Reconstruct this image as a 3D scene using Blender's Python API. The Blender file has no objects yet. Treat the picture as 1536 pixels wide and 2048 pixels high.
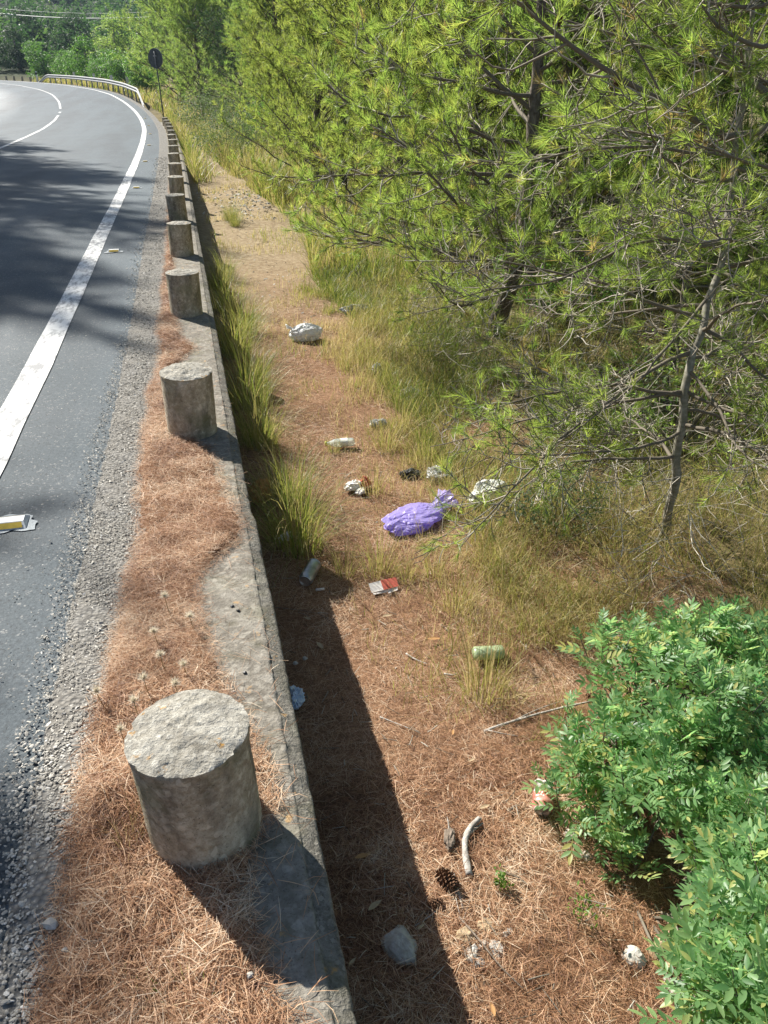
import bpy, math, random
import numpy as np
from mathutils import Vector, Matrix

# ------------------------------------------------------------------ camera, sky, sun, exposure
SC = bpy.context.scene
COL = SC.collection
F_PX, CAM_H, YAW, PITCH = 1540.0, 1.43, math.radians(13.6), math.atan((1024 - 150) / 1540.0)
cam_data = bpy.data.cameras.new('camera')
cam_data.sensor_fit = 'VERTICAL'; cam_data.sensor_height = 24.0; cam_data.lens = 24.0 * F_PX / 2048.0
cam_data.clip_start = 0.05; cam_data.clip_end = 3000.0
cam = bpy.data.objects.new('camera', cam_data); COL.objects.link(cam)
cam.location = (0, 0, CAM_H)
cam.rotation_euler = (math.pi / 2 - PITCH, 0, -YAW)
SC.camera = cam

SUN_AZ, SUN_EL = math.radians(-32.5), math.radians(40.0)      # clockwise from +Y, above the horizon
SUN_DIR = Vector((math.sin(SUN_AZ) * math.cos(SUN_EL), math.cos(SUN_AZ) * math.cos(SUN_EL), math.sin(SUN_EL)))
world = bpy.data.worlds.new('World'); SC.world = world; world.use_nodes = True
wn = world.node_tree.nodes; wl = world.node_tree.links
sky = wn.new('ShaderNodeTexSky'); sky.sky_type = 'NISHITA'; sky.sun_disc = False
sky.sun_elevation = SUN_EL; sky.sun_rotation = SUN_AZ
sky.air_density = 1.0; sky.dust_density = 0.8; sky.ozone_density = 1.2
wl.new(sky.outputs[0], wn['Background'].inputs[0]); wn['Background'].inputs[1].default_value = 0.058
sun_data = bpy.data.lights.new('sun', 'SUN'); sun_data.energy = 5.0; sun_data.angle = math.radians(0.53)
sun_data.color = (1.0, 0.95, 0.87)
sun = bpy.data.objects.new('sun', sun_data); COL.objects.link(sun)
sun.rotation_euler = (-SUN_DIR).to_track_quat('-Z', 'Y').to_euler(); sun.location = SUN_DIR * 60
SC.view_settings.view_transform = 'Standard'; SC.view_settings.look = 'None'
SC.view_settings.exposure = 1.1; SC.view_settings.gamma = 1.0
SC.view_settings.use_curve_mapping = False
SC.render.engine = 'CYCLES'
SC.cycles.use_denoising = True
SC.cycles.max_bounces = 8; SC.cycles.transparent_max_bounces = 8; SC.cycles.transmission_bounces = 4
SC.cycles.diffuse_bounces = 3; SC.cycles.glossy_bounces = 2

RNG = np.random.default_rng(7)
random.seed(7)

# ------------------------------------------------------------------ small numeric helpers
def nrm(a): return a / np.maximum(np.linalg.norm(a, axis=-1, keepdims=True), 1e-9)
def _hash(ix, iy, iz):
    h = (ix.astype(np.int64) * 374761393 + iy.astype(np.int64) * 668265263 + iz.astype(np.int64) * 2147483647) & 0xffffffff
    h = ((h ^ (h >> 13)) * 1274126177) & 0xffffffff
    h = h ^ (h >> 16)
    return (h & 0xffff) / 65535.0
def vnoise(p):
    p = np.asarray(p, float); i = np.floor(p).astype(np.int64); f = p - i; f = f * f * (3 - 2 * f)
    out = 0
    for a in (0, 1):
        for b in (0, 1):
            for c in (0, 1):
                w = (f[..., 0] if a else 1 - f[..., 0]) * (f[..., 1] if b else 1 - f[..., 1]) * (f[..., 2] if c else 1 - f[..., 2])
                out = out + w * _hash(i[..., 0] + a, i[..., 1] + b, i[..., 2] + c)
    return out * 2 - 1
def fbm(p, o=4):
    p = np.asarray(p, float); s = 0; a = 1.0
    for k in range(o):
        s = s + a * vnoise(p * 2 ** k + 17.3 * k); a *= .5
    return s
def n2(x, y, sc, o=3, z=0.0):
    x, y = np.broadcast_arrays(np.asarray(x, float), np.asarray(y, float))
    return fbm(np.stack([x * sc, y * sc, np.full_like(x, z)], -1), o)
def sstep(a, b, x):
    t = np.clip((x - a) / (b - a), 0, 1); return t * t * (3 - 2 * t)

# ------------------------------------------------------------------ lie of the land
_K = np.array([(-20, 0), (1.2, 0), (3.65, -.13), (6, -.183), (8.5, -.21), (11, -.245), (14, -.285), (19, -.34), (23, -.382), (28, -.428),
               (33, -.455), (38, -.48), (44, -.45), (52, -.33), (59, -.12), (66, .14), (74, .39), (85, .6), (95, .72), (120, .95), (160, 1.1), (900, 1.3)], float)
_S = np.array([(-20, 0), (20, 0), (25, -.03), (30, -.1), (35, -.2), (38, -.31), (44, -.6), (52, -1.2), (60, -2.15), (68, -3.5), (76, -5.5),
               (86, -8.5), (93, -10.9), (105, -15.5), (115, -19.8), (140, -31), (180, -52), (900, -430)], float)
_yy = np.arange(-20, 300, .25)
def _smooth(K, w):
    v = np.interp(_yy, K[:, 0], K[:, 1]); k = np.hanning(w); k /= k.sum()
    return np.convolve(np.pad(v, w // 2, mode='edge'), k, mode='valid')
_pv, _sv = _smooth(_K, 17), _smooth(_S, 33)
def prof(y): return np.interp(y, _yy, _pv)                       # height of the road along its length
def shift(y): return np.interp(y, _yy, _sv)                      # sideways bend of the kerb line
def road_pt(y, d, dz=0.0):                                       # point d metres to the right of the kerb line
    y = np.asarray(y, float); sl = (shift(y + .5) - shift(y - .5)); l = np.sqrt(1 + sl * sl)
    return np.stack([shift(y) + d / l, y - sl * d / l, prof(y) + dz + 0 * y], -1)
def ground_h(x, y):
    x, y = np.broadcast_arrays(np.asarray(x, float), np.asarray(y, float))
    d = x - shift(y); b = prof(y)
    drop = np.interp(y, [0, 9, 14, 20, 30, 40, 55, 75], [.5, .49, .46, .42, .34, .26, .18, .12])
    right = b - drop + .018 * n2(x, y, 1.7, 3) + .03 * n2(x, y, .45, 2, 5.) + .09 * sstep(1.6, 4.5, d) + .02 * np.clip(d - 4, 0, 60)
    right = right + .05 * sstep(.55, .12, d) * sstep(2, 4, y)
    left = b - .42 + 3.2 * sstep(-9.8, -15, d) * sstep(75, 50, y) + .7 * sstep(-9.6, -13, d) + .05 * np.clip(-13 - d, 0, 60) + .1 * n2(x, y, .3, 2, 9.)
    z = np.where(d > .1, right, np.where(d < -9.3, left, b - .5))
    q = y + .12 * np.abs(x)
    z = z + np.interp(q, [0, 118, 150, 230, 330, 480, 800], [0, 0, 2.5, 9, 22, 46, 58]) * (1 + .25 * n2(x, y, .006, 2, 3.))
    z = z + np.interp(x, [0, 22, 60, 160, 500], [0, 0, 3, 9, 16])
    return z
CY, SY_, CP, SP = math.cos(YAW), math.sin(YAW), math.cos(PITCH), math.sin(PITCH)
def view_ray(u, v):
    x = (u - 768) / F_PX; d = (v - 1024) / F_PX
    X, Y, Z = x, CP - SP * d, -SP - CP * d
    return np.array([X * CY + Y * SY_, -X * SY_ + Y * CY, Z])
def at(u, v, lift=0.0):                                          # where a line of sight meets the ground
    r = view_ray(u, v); t = np.linspace(.6, 60, 6000)
    P = r[None] * t[:, None]; P[:, 2] += CAM_H
    g = ground_h(P[:, 0], P[:, 1]) + lift
    i = int(np.argmax(P[:, 2] < g)); p = P[i]
    return np.array([p[0], p[1], float(ground_h(p[0], p[1]))])
def at_y(u, v, y):
    r = view_ray(u, v); p = r * (y / r[1]); p[2] += CAM_H; return p

# ------------------------------------------------------------------ mesh helpers
def make_mesh(name, V, faces, smooth=False, tint=None, mats=None, mat_idx=None):
    """faces: list of (n,k) integer arrays"""
    V = np.ascontiguousarray(np.asarray(V, np.float32).reshape(-1, 3))
    faces = [np.asarray(f, np.int32) for f in faces if len(f)]
    me = bpy.data.meshes.new(name)
    me.vertices.add(len(V)); me.vertices.foreach_set('co', V.ravel())
    tot = np.concatenate([np.full(len(f), f.shape[1], np.int32) for f in faces])
    li = np.concatenate([f.ravel() for f in faces])
    me.loops.add(len(li)); me.loops.foreach_set('vertex_index', li)
    me.polygons.add(len(tot))
    me.polygons.foreach_set('loop_start', np.concatenate([[0], np.cumsum(tot)[:-1]]).astype(np.int32))
    me.polygons.foreach_set('loop_total', tot)
    me.polygons.foreach_set('use_smooth', np.full(len(tot), smooth, bool))
    if tint is not None:
        a = me.attributes.new('tint', 'FLOAT', 'POINT'); a.data.foreach_set('value', np.asarray(tint, np.float32).ravel())
    for m in (mats or []): me.materials.append(m)
    if mat_idx is not None: me.polygons.foreach_set('material_index', np.asarray(mat_idx, np.int32))
    me.update(calc_edges=True); me.validate(verbose=False)
    return me
def obj(name, me, mat=None, parent=None, loc=None):
    o = bpy.data.objects.new(name, me); COL.objects.link(o)
    if mat is not None and me is not None and not me.materials: me.materials.append(mat)
    if parent is not None: o.parent = parent
    if loc is not None: o.location = loc
    return o
def tag(o, label=None, cat=None, group=None, kind=None):
    if label: o['label'] = label
    if cat: o['category'] = cat
    if group: o['group'] = group
    if kind: o['kind'] = kind
    return o
def thing(name, label, cat, loc=(0, 0, 0), rz=0.0, group=None, rot=None):
    o = bpy.data.objects.new(name, None); COL.objects.link(o); o.empty_display_size = .05
    o.location = [float(v) for v in loc]; o.rotation_euler = rot if rot is not None else (0, 0, rz)
    return tag(o, label, cat, group)
def copy_tree(o, parent=None):
    c = o.copy(); COL.objects.link(c); c.parent = parent
    for ch in list(o.children): copy_tree(ch, c)
    return c
class Bag:                                                        # collects pieces into one mesh
    def __init__(s): s.V = []; s.Q = []; s.T = []; s.tint = []; s.n = 0
    def add(s, V, Q=None, T=None, tint=0.0):
        V = np.asarray(V, float).reshape(-1, 3)
        if Q is not None and len(Q): s.Q.append(np.asarray(Q) + s.n)
        if T is not None and len(T): s.T.append(np.asarray(T) + s.n)
        s.V.append(V); s.tint.append(np.broadcast_to(np.asarray(tint, float), (len(V),))); s.n += len(V); return s
    def mesh(s, name, smooth=False, mats=None):
        f = []
        if s.Q: f.append(np.concatenate(s.Q))
        if s.T: f.append(np.concatenate(s.T))
        return make_mesh(name, np.concatenate(s.V), f, smooth, np.concatenate(s.tint), mats)
def grid_faces(nr, nc, wrap=False):
    r = np.arange(nr - 1)[:, None]; c = np.arange(nc if wrap else nc - 1)[None]
    c2 = (c + 1) % nc
    return np.stack([r * nc + c, r * nc + c2, (r + 1) * nc + c2, (r + 1) * nc + c], -1).reshape(-1, 4)
def tubes(P, R, sides=5):
    """P (N,k,3) centre lines, R (N,k) radii -> V, Q"""
    P = np.asarray(P, float); R = np.asarray(R, float); N, k, _ = P.shape
    T = nrm(np.gradient(P, axis=1)); m = nrm(P[:, -1] - P[:, 0])
    ref = np.where(np.abs(m[:, 2:3]) > .8, np.array([[1., 0, 0]]), np.array([[0, 0, 1.]]))
    U = nrm(np.cross(T, ref[:, None])); W = np.cross(T, U)
    a = np.arange(sides) / sides * 2 * np.pi
    V = P[:, :, None] + R[:, :, None, None] * (np.cos(a)[:, None] * U[:, :, None] + np.sin(a)[:, None] * W[:, :, None])
    f = grid_faces(k, sides, True)
    Q = (f[None] + (np.arange(N) * k * sides)[:, None, None]).reshape(-1, 4)
    return V.reshape(-1, 3), Q
def tube1(bag, pts, radii, sides=8, tint=0.0, cap=True, sub=1):
    pts = np.asarray(pts, float); radii = np.broadcast_to(np.asarray(radii, float), (len(pts),))
    if sub > 1:
        t = np.linspace(0, len(pts) - 1, (len(pts) - 1) * sub + 1); i = np.arange(len(pts))
        q = np.stack([np.interp(t, i, pts[:, j]) for j in range(3)], -1)
        for _ in range(3): q[1:-1] = (q[:-2] + 2 * q[1:-1] + q[2:]) / 4
        pts, radii = q, np.interp(t, i, radii)
    V, Q = tubes(pts[None], radii[None], sides); n = len(V)
    if cap:
        V = np.concatenate([V, pts[:1], pts[-1:]])
        a = np.arange(sides); b = (a + 1) % sides
        T = np.concatenate([np.stack([np.full(sides, n), b, a], -1), np.stack([np.full(sides, n + 1), n - sides + a, n - sides + b], -1)])
        bag.add(V, Q, T, tint)
    else: bag.add(V, Q, None, tint)
    return bag
def box(bag, c, s, rz=0.0, tint=0.0, bev=0.0):
    c = np.asarray(c, float); h = np.asarray(s, float) / 2
    V = []
    if bev <= 0:
        V = np.array([[x, y, z] for z in (-1, 1) for y in (-1, 1) for x in (-1, 1)], float) * h
        Q = [[0, 2, 3, 1], [4, 5, 7, 6], [0, 1, 5, 4], [2, 6, 7, 3], [0, 4, 6, 2], [1, 3, 7, 5]]
    else:
        i = h - bev
        ring = lambda zz, hx, hy: [[-hx, -hy, zz], [hx, -hy, zz], [hx, hy, zz], [-hx, hy, zz]]
        V = np.array(ring(-h[2], i[0], i[1]) + ring(-i[2], h[0], h[1]) + ring(i[2], h[0], h[1]) + ring(h[2], i[0], i[1]), float)
        Q = [[3, 2, 1, 0], [12, 13, 14, 15]]
        for r in range(3):
            for k in range(4): Q.append([r * 4 + k, r * 4 + (k + 1) % 4, r * 4 + 4 + (k + 1) % 4, r * 4 + 4 + k])
    V = np.asarray(V, float)
    ca, sa = math.cos(rz), math.sin(rz)
    V = np.stack([V[:, 0] * ca - V[:, 1] * sa, V[:, 0] * sa + V[:, 1] * ca, V[:, 2]], -1) + c
    return bag.add(V, Q, None, tint)
def lathe(bag, prof_rz, seg=24, axis='z', tint=0.0, squash=None):
    pr = np.asarray(prof_rz, float); a = np.arange(seg) / seg * 2 * np.pi
    V = np.stack([pr[:, None, 0] * np.cos(a), pr[:, None, 0] * np.sin(a), np.broadcast_to(pr[:, 1:2], (len(pr), seg))], -1).reshape(-1, 3)
    if squash is not None: V = squash(V)
    if axis == 'x': V = V[:, [2, 0, 1]]
    return bag.add(V, grid_faces(len(pr), seg, True), None, tint)
def sphere_uv(nu=32, nv=20):
    th = np.linspace(0.02, np.pi - .02, nv); ph = np.arange(nu) / nu * 2 * np.pi
    V = np.stack([np.sin(th)[:, None] * np.cos(ph), np.sin(th)[:, None] * np.sin(ph), np.broadcast_to(np.cos(th)[:, None], (nv, nu))], -1).reshape(-1, 3)
    n = len(V); V = np.concatenate([V, [[0, 0, 1.], [0, 0, -1.]]])
    a = np.arange(nu); b = (a + 1) % nu
    T = np.concatenate([np.stack([np.full(nu, n), a, b], -1), np.stack([np.full(nu, n + 1), n - nu + b, n - nu + a], -1)])
    return V, grid_faces(nv, nu, True), T
_ico = None
def ico():
    global _ico
    if _ico is None:
        t = (1 + 5 ** .5) / 2
        V = nrm(np.array([(-1, t, 0), (1, t, 0), (-1, -t, 0), (1, -t, 0), (0, -1, t), (0, 1, t), (0, -1, -t), (0, 1, -t), (t, 0, -1), (t, 0, 1), (-t, 0, -1), (-t, 0, 1)], float))
        Fc = np.array([(0, 11, 5), (0, 5, 1), (0, 1, 7), (0, 7, 10), (0, 10, 11), (1, 5, 9), (5, 11, 4), (11, 10, 2), (10, 7, 6), (7, 1, 8), (3, 9, 4), (3, 4, 2), (3, 2, 6), (3, 6, 8), (3, 8, 9), (4, 9, 5), (2, 4, 11), (6, 2, 10), (8, 6, 7), (9, 8, 1)])
        _ico = V, Fc
    return _ico

# ------------------------------------------------------------------ materials
class MB:
    def __init__(s, name, rough=.8, spec=.3):
        m = bpy.data.materials.new(name); m.use_nodes = True
        s.m = m; s.nt = m.node_tree; s.N = s.nt.nodes; s.L = s.nt.links
        s.b = s.N['Principled BSDF']; s.out = s.N['Material Output']
        s.b.inputs['Roughness'].default_value = rough; s.b.inputs['Specular IOR Level'].default_value = spec
        s._co = None
    def coord(s, kind='Object', scale=(1, 1, 1)):
        if kind == 'World': c = s.N.new('ShaderNodeNewGeometry').outputs['Position']
        else: c = s.N.new('ShaderNodeTexCoord').outputs[kind]
        mp = s.N.new('ShaderNodeMapping'); mp.inputs['Scale'].default_value = scale
        s.L.new(c, mp.inputs[0]); return mp.outputs[0]
    def noise(s, co, scale, detail=4, rough=.6, dist=0.0):
        n = s.N.new('ShaderNodeTexNoise'); n.inputs['Scale'].default_value = scale; n.inputs['Detail'].default_value = detail
        n.inputs['Roughness'].default_value = rough; n.inputs['Distortion'].default_value = dist
        s.L.new(co, n.inputs['Vector']); return n.outputs['Fac']
    def voro(s, co, scale, feature='F1', out='Distance', rand=1.0):
        n = s.N.new('ShaderNodeTexVoronoi'); n.feature = feature; n.inputs['Scale'].default_value = scale
        n.inputs['Randomness'].default_value = rand
        s.L.new(co, n.inputs['Vector']); return n.outputs[out]
    def ramp(s, fac, stops, interp='LINEAR'):
        r = s.N.new('ShaderNodeValToRGB'); e = r.color_ramp; e.interpolation = interp
        while len(e.elements) < len(stops): e.elements.new(0.5)
        for el, (p, c) in zip(e.elements, stops):
            el.position = p; el.color = (c if len(c) == 4 else (*c, 1)) if not isinstance(c, (int, float)) else (c, c, c, 1)
        s.L.new(fac, r.inputs[0]); return r.outputs[0]
    def mix(s, fac, a, b, mode='MIX'):
        m = s.N.new('ShaderNodeMix'); m.data_type = 'RGBA'; m.blend_type = mode
        for sock, v in ((m.inputs[0], fac), (m.inputs[6], a), (m.inputs[7], b)):
            if isinstance(v, (int, float)): sock.default_value = v
            elif isinstance(v, tuple): sock.default_value = (*v, 1) if len(v) == 3 else v
            else: s.L.new(v, sock)
        return m.outputs[2]
    def math(s, op, a, b=None, c=None):
        m = s.N.new('ShaderNodeMath'); m.operation = op
        for i, v in enumerate((a, b, c)):
            if v is None: continue
            if isinstance(v, (int, float)): m.inputs[i].default_value = v
            else: s.L.new(v, m.inputs[i])
        return m.outputs[0]
    def attr(s, name='tint'):
        a = s.N.new('ShaderNodeAttribute'); a.attribute_name = name; return a.outputs['Fac']
    def xyz(s, co):
        n = s.N.new('ShaderNodeSeparateXYZ'); s.L.new(co, n.inputs[0]); return n.outputs
    def color(s, c):
        if isinstance(c, tuple): s.b.inputs['Base Color'].default_value = (*c, 1)
        else: s.L.new(c, s.b.inputs['Base Color'])
        return s
    def bump(s, h, strength=.5, dist=.01):
        b = s.N.new('ShaderNodeBump'); b.inputs['Strength'].default_value = strength; b.inputs['Distance'].default_value = dist
        s.L.new(h, b.inputs['Height'])
        if s.b.inputs['Normal'].is_linked:
            s.L.new(s.b.inputs['Normal'].links[0].from_socket, b.inputs['Normal'])
        s.L.new(b.outputs[0], s.b.inputs['Normal']); return s
    def rough(s, sock): s.L.new(sock, s.b.inputs['Roughness']); return s
    def translucent(s, col, fac=.4):
        t = s.N.new('ShaderNodeBsdfTranslucent'); mx = s.N.new('ShaderNodeMixShader'); mx.inputs[0].default_value = fac
        if isinstance(col, tuple): t.inputs[0].default_value = (*col, 1)
        else: s.L.new(col, t.inputs[0])
        s.L.new(s.b.outputs[0], mx.inputs[1]); s.L.new(t.outputs[0], mx.inputs[2]); s.L.new(mx.outputs[0], s.out.inputs[0]); return s
def leafmat(name, stops, tstops=None, trans=.4, rough=.5, spec=.4):
    b = MB(name, rough, spec); f = b.attr()
    b.color(b.ramp(f, stops)); b.translucent(b.ramp(f, tstops or stops), trans); return b.m
def plain(name, c, rough=.6, spec=.4, metal=0.0, nz=30, var=.25, bump=.0):
    b = MB(name, rough, spec); co = b.coord('Object')
    n = b.noise(co, nz, 4)
    b.color(b.ramp(n, [(.25, tuple(v * (1 - var) for v in c)), (.75, tuple(min(1, v * (1 + var)) for v in c))]))
    b.b.inputs['Metallic'].default_value = metal
    if bump: b.bump(n, bump, .003)
    return b.m
M = {}
def mk_materials():
    # asphalt
    b = MB('asphalt', .7, .24); co = b.coord('World'); st = b.coord('World', (1, .12, 1))
    agg = b.voro(co, 95); fine = b.noise(co, 260, 3); big = b.noise(co, 1.1, 4); trk = b.noise(st, .9, 3)
    c = b.ramp(agg, [(.0, (.20, .225, .235)), (.35, (.11, .128, .138)), (.8, (.032, .04, .046))])
    c = b.mix(.55, c, b.ramp(big, [(.3, (.052, .078, .096)), (.7, (.100, .136, .156))]))
    c = b.mix(b.ramp(trk, [(.4, 0.0), (.62, .5)]), c, (.038, .046, .052))
    chips = b.voro(co, 55, out='Color'); cx = b.xyz(chips)[0]
    c = b.mix(b.math('MULTIPLY', b.ramp(cx, [(.82, 0.0), (.86, 1.0)]), b.ramp(agg, [(.2, .55), (.5, 0.0)])), c, (.34, .33, .31))
    pit = b.voro(co, 150); b.color(b.mix(b.ramp(b.noise(co, 75, 5, .75), [(.34, .9), (.46, 0.0)]), c, (.016, .019, .022))); b.bump(pit, .3, .002); b.bump(b.noise(co, 120, 5, .8), .5, .003)
    b.rough(b.ramp(big, [(.3, .6), (.7, .75)])); M['asphalt'] = b.m
    # road paint
    b = MB('road_paint', .6, .4); co = b.coord('World'); st = b.coord('World', (1, .35, 1))
    agg = b.voro(co, 95); w = b.noise(st, 22, 6, .7); w2 = b.noise(co, 2.2, 3)
    wear = b.ramp(b.math('ADD', b.math('MULTIPLY', w, .75), b.math('MULTIPLY', w2, .3)), [(.47, 0.0), (.62, .9)])
    b.color(b.mix(wear, (.74, .74, .71), (.16, .165, .17))); b.bump(agg, .35, .003); M['paint'] = b.m
    # gravel bed
    b = MB('gravel_bed', .95, .2); co = b.coord('World')
    v = b.voro(co, 70); n = b.noise(co, 8, 5)
    b.color(b.mix(b.ramp(n, [(.35, 0.0), (.65, .6)]), b.ramp(v, [(.1, (.30, .29, .265)), (.7, (.13, .125, .115))]), (.20, .185, .16)))
    b.bump(v, .9, .008); M['gravel_bed'] = b.m
    b = MB('gravel_stone', .85, .3); t = b.attr(); co = b.coord('Object')
    c = b.ramp(t, [(0, (.20, .19, .17)), (.35, (.36, .34, .295)), (.7, (.50, .475, .415)), (1, (.66, .64, .59))])
    b.color(b.mix(b.ramp(b.noise(co, 180, 3), [(.45, 0.0), (.75, .25)]), c, (.28, .23, .17))); M['stone_chip'] = b.m
    # concrete
    def concrete(name, c0, c1, c2, lichen=.0, scale=1.0, moss=0.0, bumpd=.006, dark=.0):
        b = MB(name, .92, .2); co = b.coord('World')
        n1 = b.noise(co, 9 * scale, 6, .65); n2_ = b.noise(co, 60 * scale, 5, .7); v = b.voro(co, 130 * scale); vn = b.noise(co, 3.1 * scale, 4)
        c = b.ramp(n1, [(.28, c0), (.5, c1), (.72, c2)])
        c = b.mix(b.ramp(n2_, [(.42, 0.0), (.66, .65)]), c, tuple(x * 1.35 for x in c2))
        c = b.mix(b.ramp(v, [(.0, .45), (.22, 0.0)]), c, tuple(x * .45 for x in c0))
        c = b.mix(b.ramp(b.noise(co, 170 * scale, 4, .8), [(.33, .8), (.43, 0.0)]), c, tuple(x * .3 for x in c0)); c = b.mix(b.ramp(b.voro(co, 75 * scale, out='Color'), [(.78, 0.0), (.84, .5)]), c, tuple(min(1, x * 1.5) for x in c2))
        if dark: c = b.mix(b.ramp(b.noise(b.coord('World', (1, 1, .35)), 14, 5), [(.46, 0.0), (.64, dark)]), c, (.055, .045, .035))
        if moss: c = b.mix(b.ramp(b.noise(co, 7, 5), [(.5, 0.0), (.64, moss)]), c, (.14, .145, .06))
        if lichen: c = b.mix(b.ramp(b.noise(co, 24, 5, .6), [(.63, 0.0), (.70, lichen)]), c, (.52, .27, .05))
        b.color(c); b.bump(n1, .4, .012); b.bump(n2_, .8, bumpd); b.bump(v, .3, .003); return b.m
    M['bollard_side'] = concrete('bollard_side', (.22, .17, .11), (.36, .295, .205), (.50, .44, .34), .10, 1.0, .45, .006, .55)
    M['bollard_top'] = concrete('bollard_top', (.22, .20, .16), (.33, .31, .26), (.42, .405, .355), .9, 1.3, 0, .014, .3)
    M['kerb'] = concrete('kerb_concrete', (.13, .115, .092), (.20, .182, .15), (.27, .252, .215), .45, .8, .2, .008, .4)
    M['kerb_edge'] = concrete('kerb_edge', (.09, .085, .07), (.16, .15, .125), (.25, .235, .20), .5, 1.5, .2, .014, .45)
    # needle mat under the loose needles
    b = MB('needle_mat', .95, .1); co = b.coord('World')
    s1 = b.noise(b.coord('World', (1, .16, 1)), 240, 4, .7, .8); s2 = b.noise(b.coord('World', (.16, 1, 1)), 210, 4, .7, .8); bg = b.noise(co, 3.2, 4)
    c = b.ramp(b.math('MAXIMUM', s1, s2), [(.45, (.08, .04, .022)), (.58, (.25, .135, .075)), (.72, (.46, .31, .2))])
    c = b.mix(b.ramp(bg, [(.35, 0.0), (.7, .5)]), c, (.26, .15, .085))
    b.color(c); b.bump(b.math('MAXIMUM', s1, s2), .8, .006); M['needle_mat'] = b.m
    b = MB('dry_needle', .55, .35); t = b.attr()
    st = [(0, (.11, .048, .024)), (.3, (.29, .14, .068)), (.6, (.50, .29, .16)), (.85, (.66, .455, .285)), (1, (.76, .62, .45))]
    b.color(b.ramp(t, st)); b.translucent(b.ramp(t, [(0, (.2, .08, .03)), (1, (.55, .33, .17))]), .18); M['dry_needle'] = b.m
    # ground
    b = MB('ground_soil', .95, .1); co = b.coord('World'); X = b.xyz(co)
    s1 = b.noise(b.coord('World', (1, .2, 1)), 150, 4, .7, .8); s2 = b.noise(b.coord('World', (.2, 1, 1)), 130, 4, .7, .8)
    mx = b.math('MAXIMUM', s1, s2)
    litter = b.ramp(mx, [(.45, (.09, .048, .028)), (.58, (.27, .155, .09)), (.72, (.48, .33, .22))])
    litter = b.mix(b.ramp(b.noise(co, 2.3, 4), [(.35, 0.0), (.7, .55)]), litter, (.27, .165, .095))
    soil = b.ramp(b.noise(co, 14, 6, .7), [(.3, (.15, .105, .06)), (.5, (.28, .215, .13)), (.72, (.42, .35, .235))])
    scrub = b.ramp(b.noise(co, 1.7, 5), [(.3, (.07, .06, .03)), (.6, (.17, .14, .07)), (.8, (.26, .2, .11))])
    # the trodden path turns from needle litter to pale earth away from the near pines
    fy = b.math('ADD', X[1], b.math('MULTIPLY', b.noise(co, .8, 4), 4.0))
    c = b.mix(b.ramp(b.math('DIVIDE', fy, 20.0), [(.4, 0.0), (.66, 1.0)]), litter, soil)
    fx = b.math('ADD', X[0], b.math('MULTIPLY', b.noise(co, 1.3, 4), 1.2))
    c = b.mix(b.ramp(b.math('DIVIDE', fx, 10.0), [(.2, 0.0), (.3, .9)]), c, scrub)
    c = b.mix(b.ramp(b.math('DIVIDE', X[1], 200.0), [(.12, 0.0), (.2, 1.0)]), c, scrub)
    c = b.mix(b.ramp(b.math('DIVIDE', X[1], 400.0), [(.27, 0.0), (.31, 1.0)]), c, b.ramp(b.noise(co, .25, 5), [(.3, (.018, .03, .014)), (.7, (.05, .065, .03))]))
    b.color(c); b.bump(mx, .7, .008); b.bump(b.noise(co, 30, 5), .5, .012); M['ground'] = b.m
    # plants
    M['pine_needle'] = leafmat('pine_needle', [(0, (.045, .095, .016)), (.5, (.095, .165, .024)), (.85, (.16, .22, .032)), (1, (.28, .20, .07))],
                               [(0, (.22, .38, .07)), (.5, (.44, .62, .11)), (.85, (.66, .76, .14)), (1, (.55, .4, .14))], .54, .4, .5)
    M['pine_far'] = leafmat('pine_far', [(0, (.035, .075, .018)), (.5, (.070, .125, .024)), (1, (.12, .17, .032))],
                            [(0, (.18, .34, .06)), (.5, (.38, .56, .11)), (1, (.58, .68, .16))], .54, .5, .4)
    M['pine_yellow'] = leafmat('pine_yellow', [(0, (.045, .080, .014)), (.5, (.090, .135, .020)), (1, (.15, .18, .03))],
                            [(0, (.24, .38, .06)), (.5, (.45, .57, .10)), (1, (.62, .68, .15))], .52, .5, .4)
    M['pine_dark'] = leafmat('pine_dark', [(0, (.014, .034, .020)), (.5, (.028, .058, .028)), (1, (.05, .085, .035))],
                            [(0, (.03, .08, .03)), (.5, (.06, .14, .04)), (1, (.12, .20, .05))], .3, .6, .3)
    M['far_leaf'] = leafmat('far_leaf', [(0, (.018, .045, .026)), (.5, (.04, .08, .036)), (1, (.075, .12, .045))],
                            [(0, (.05, .12, .04)), (.5, (.10, .22, .05)), (1, (.2, .32, .07))], .35, .6, .3)
    M['broadleaf'] = leafmat('broadleaf', [(0, (.030, .085, .022)), (.5, (.06, .145, .03)), (1, (.11, .20, .04))],
                            [(0, (.08, .26, .03)), (.5, (.18, .42, .05)), (1, (.34, .55, .07))], .4, .45, .4)
    M['lentisk'] = leafmat('lentisk_leaf', [(0, (.05, .12, .045)), (.5, (.145, .275, .11)), (.85, (.25, .40, .17)), (1, (.46, .44, .15))],
                            [(0, (.15, .40, .12)), (.5, (.36, .66, .23)), (1, (.66, .80, .28))], .5, .42, .5)
    M['shrub_grey'] = leafmat('shrub_grey', [(0, (.06, .085, .04)), (1, (.15, .19, .10))], [(0, (.1, .18, .05)), (1, (.25, .34, .12))], .3, .6, .3)
    M['grass'] = leafmat('grass_blade', [(0, (.075, .11, .026)), (.35, (.17, .19, .045)), (.65, (.33, .28, .10)), (1, (.55, .44, .23))],
                            [(0, (.2, .30, .04)), (.35, (.38, .42, .07)), (.65, (.54, .47, .15)), (1, (.68, .55, .27))], .42, .45, .4)
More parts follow.
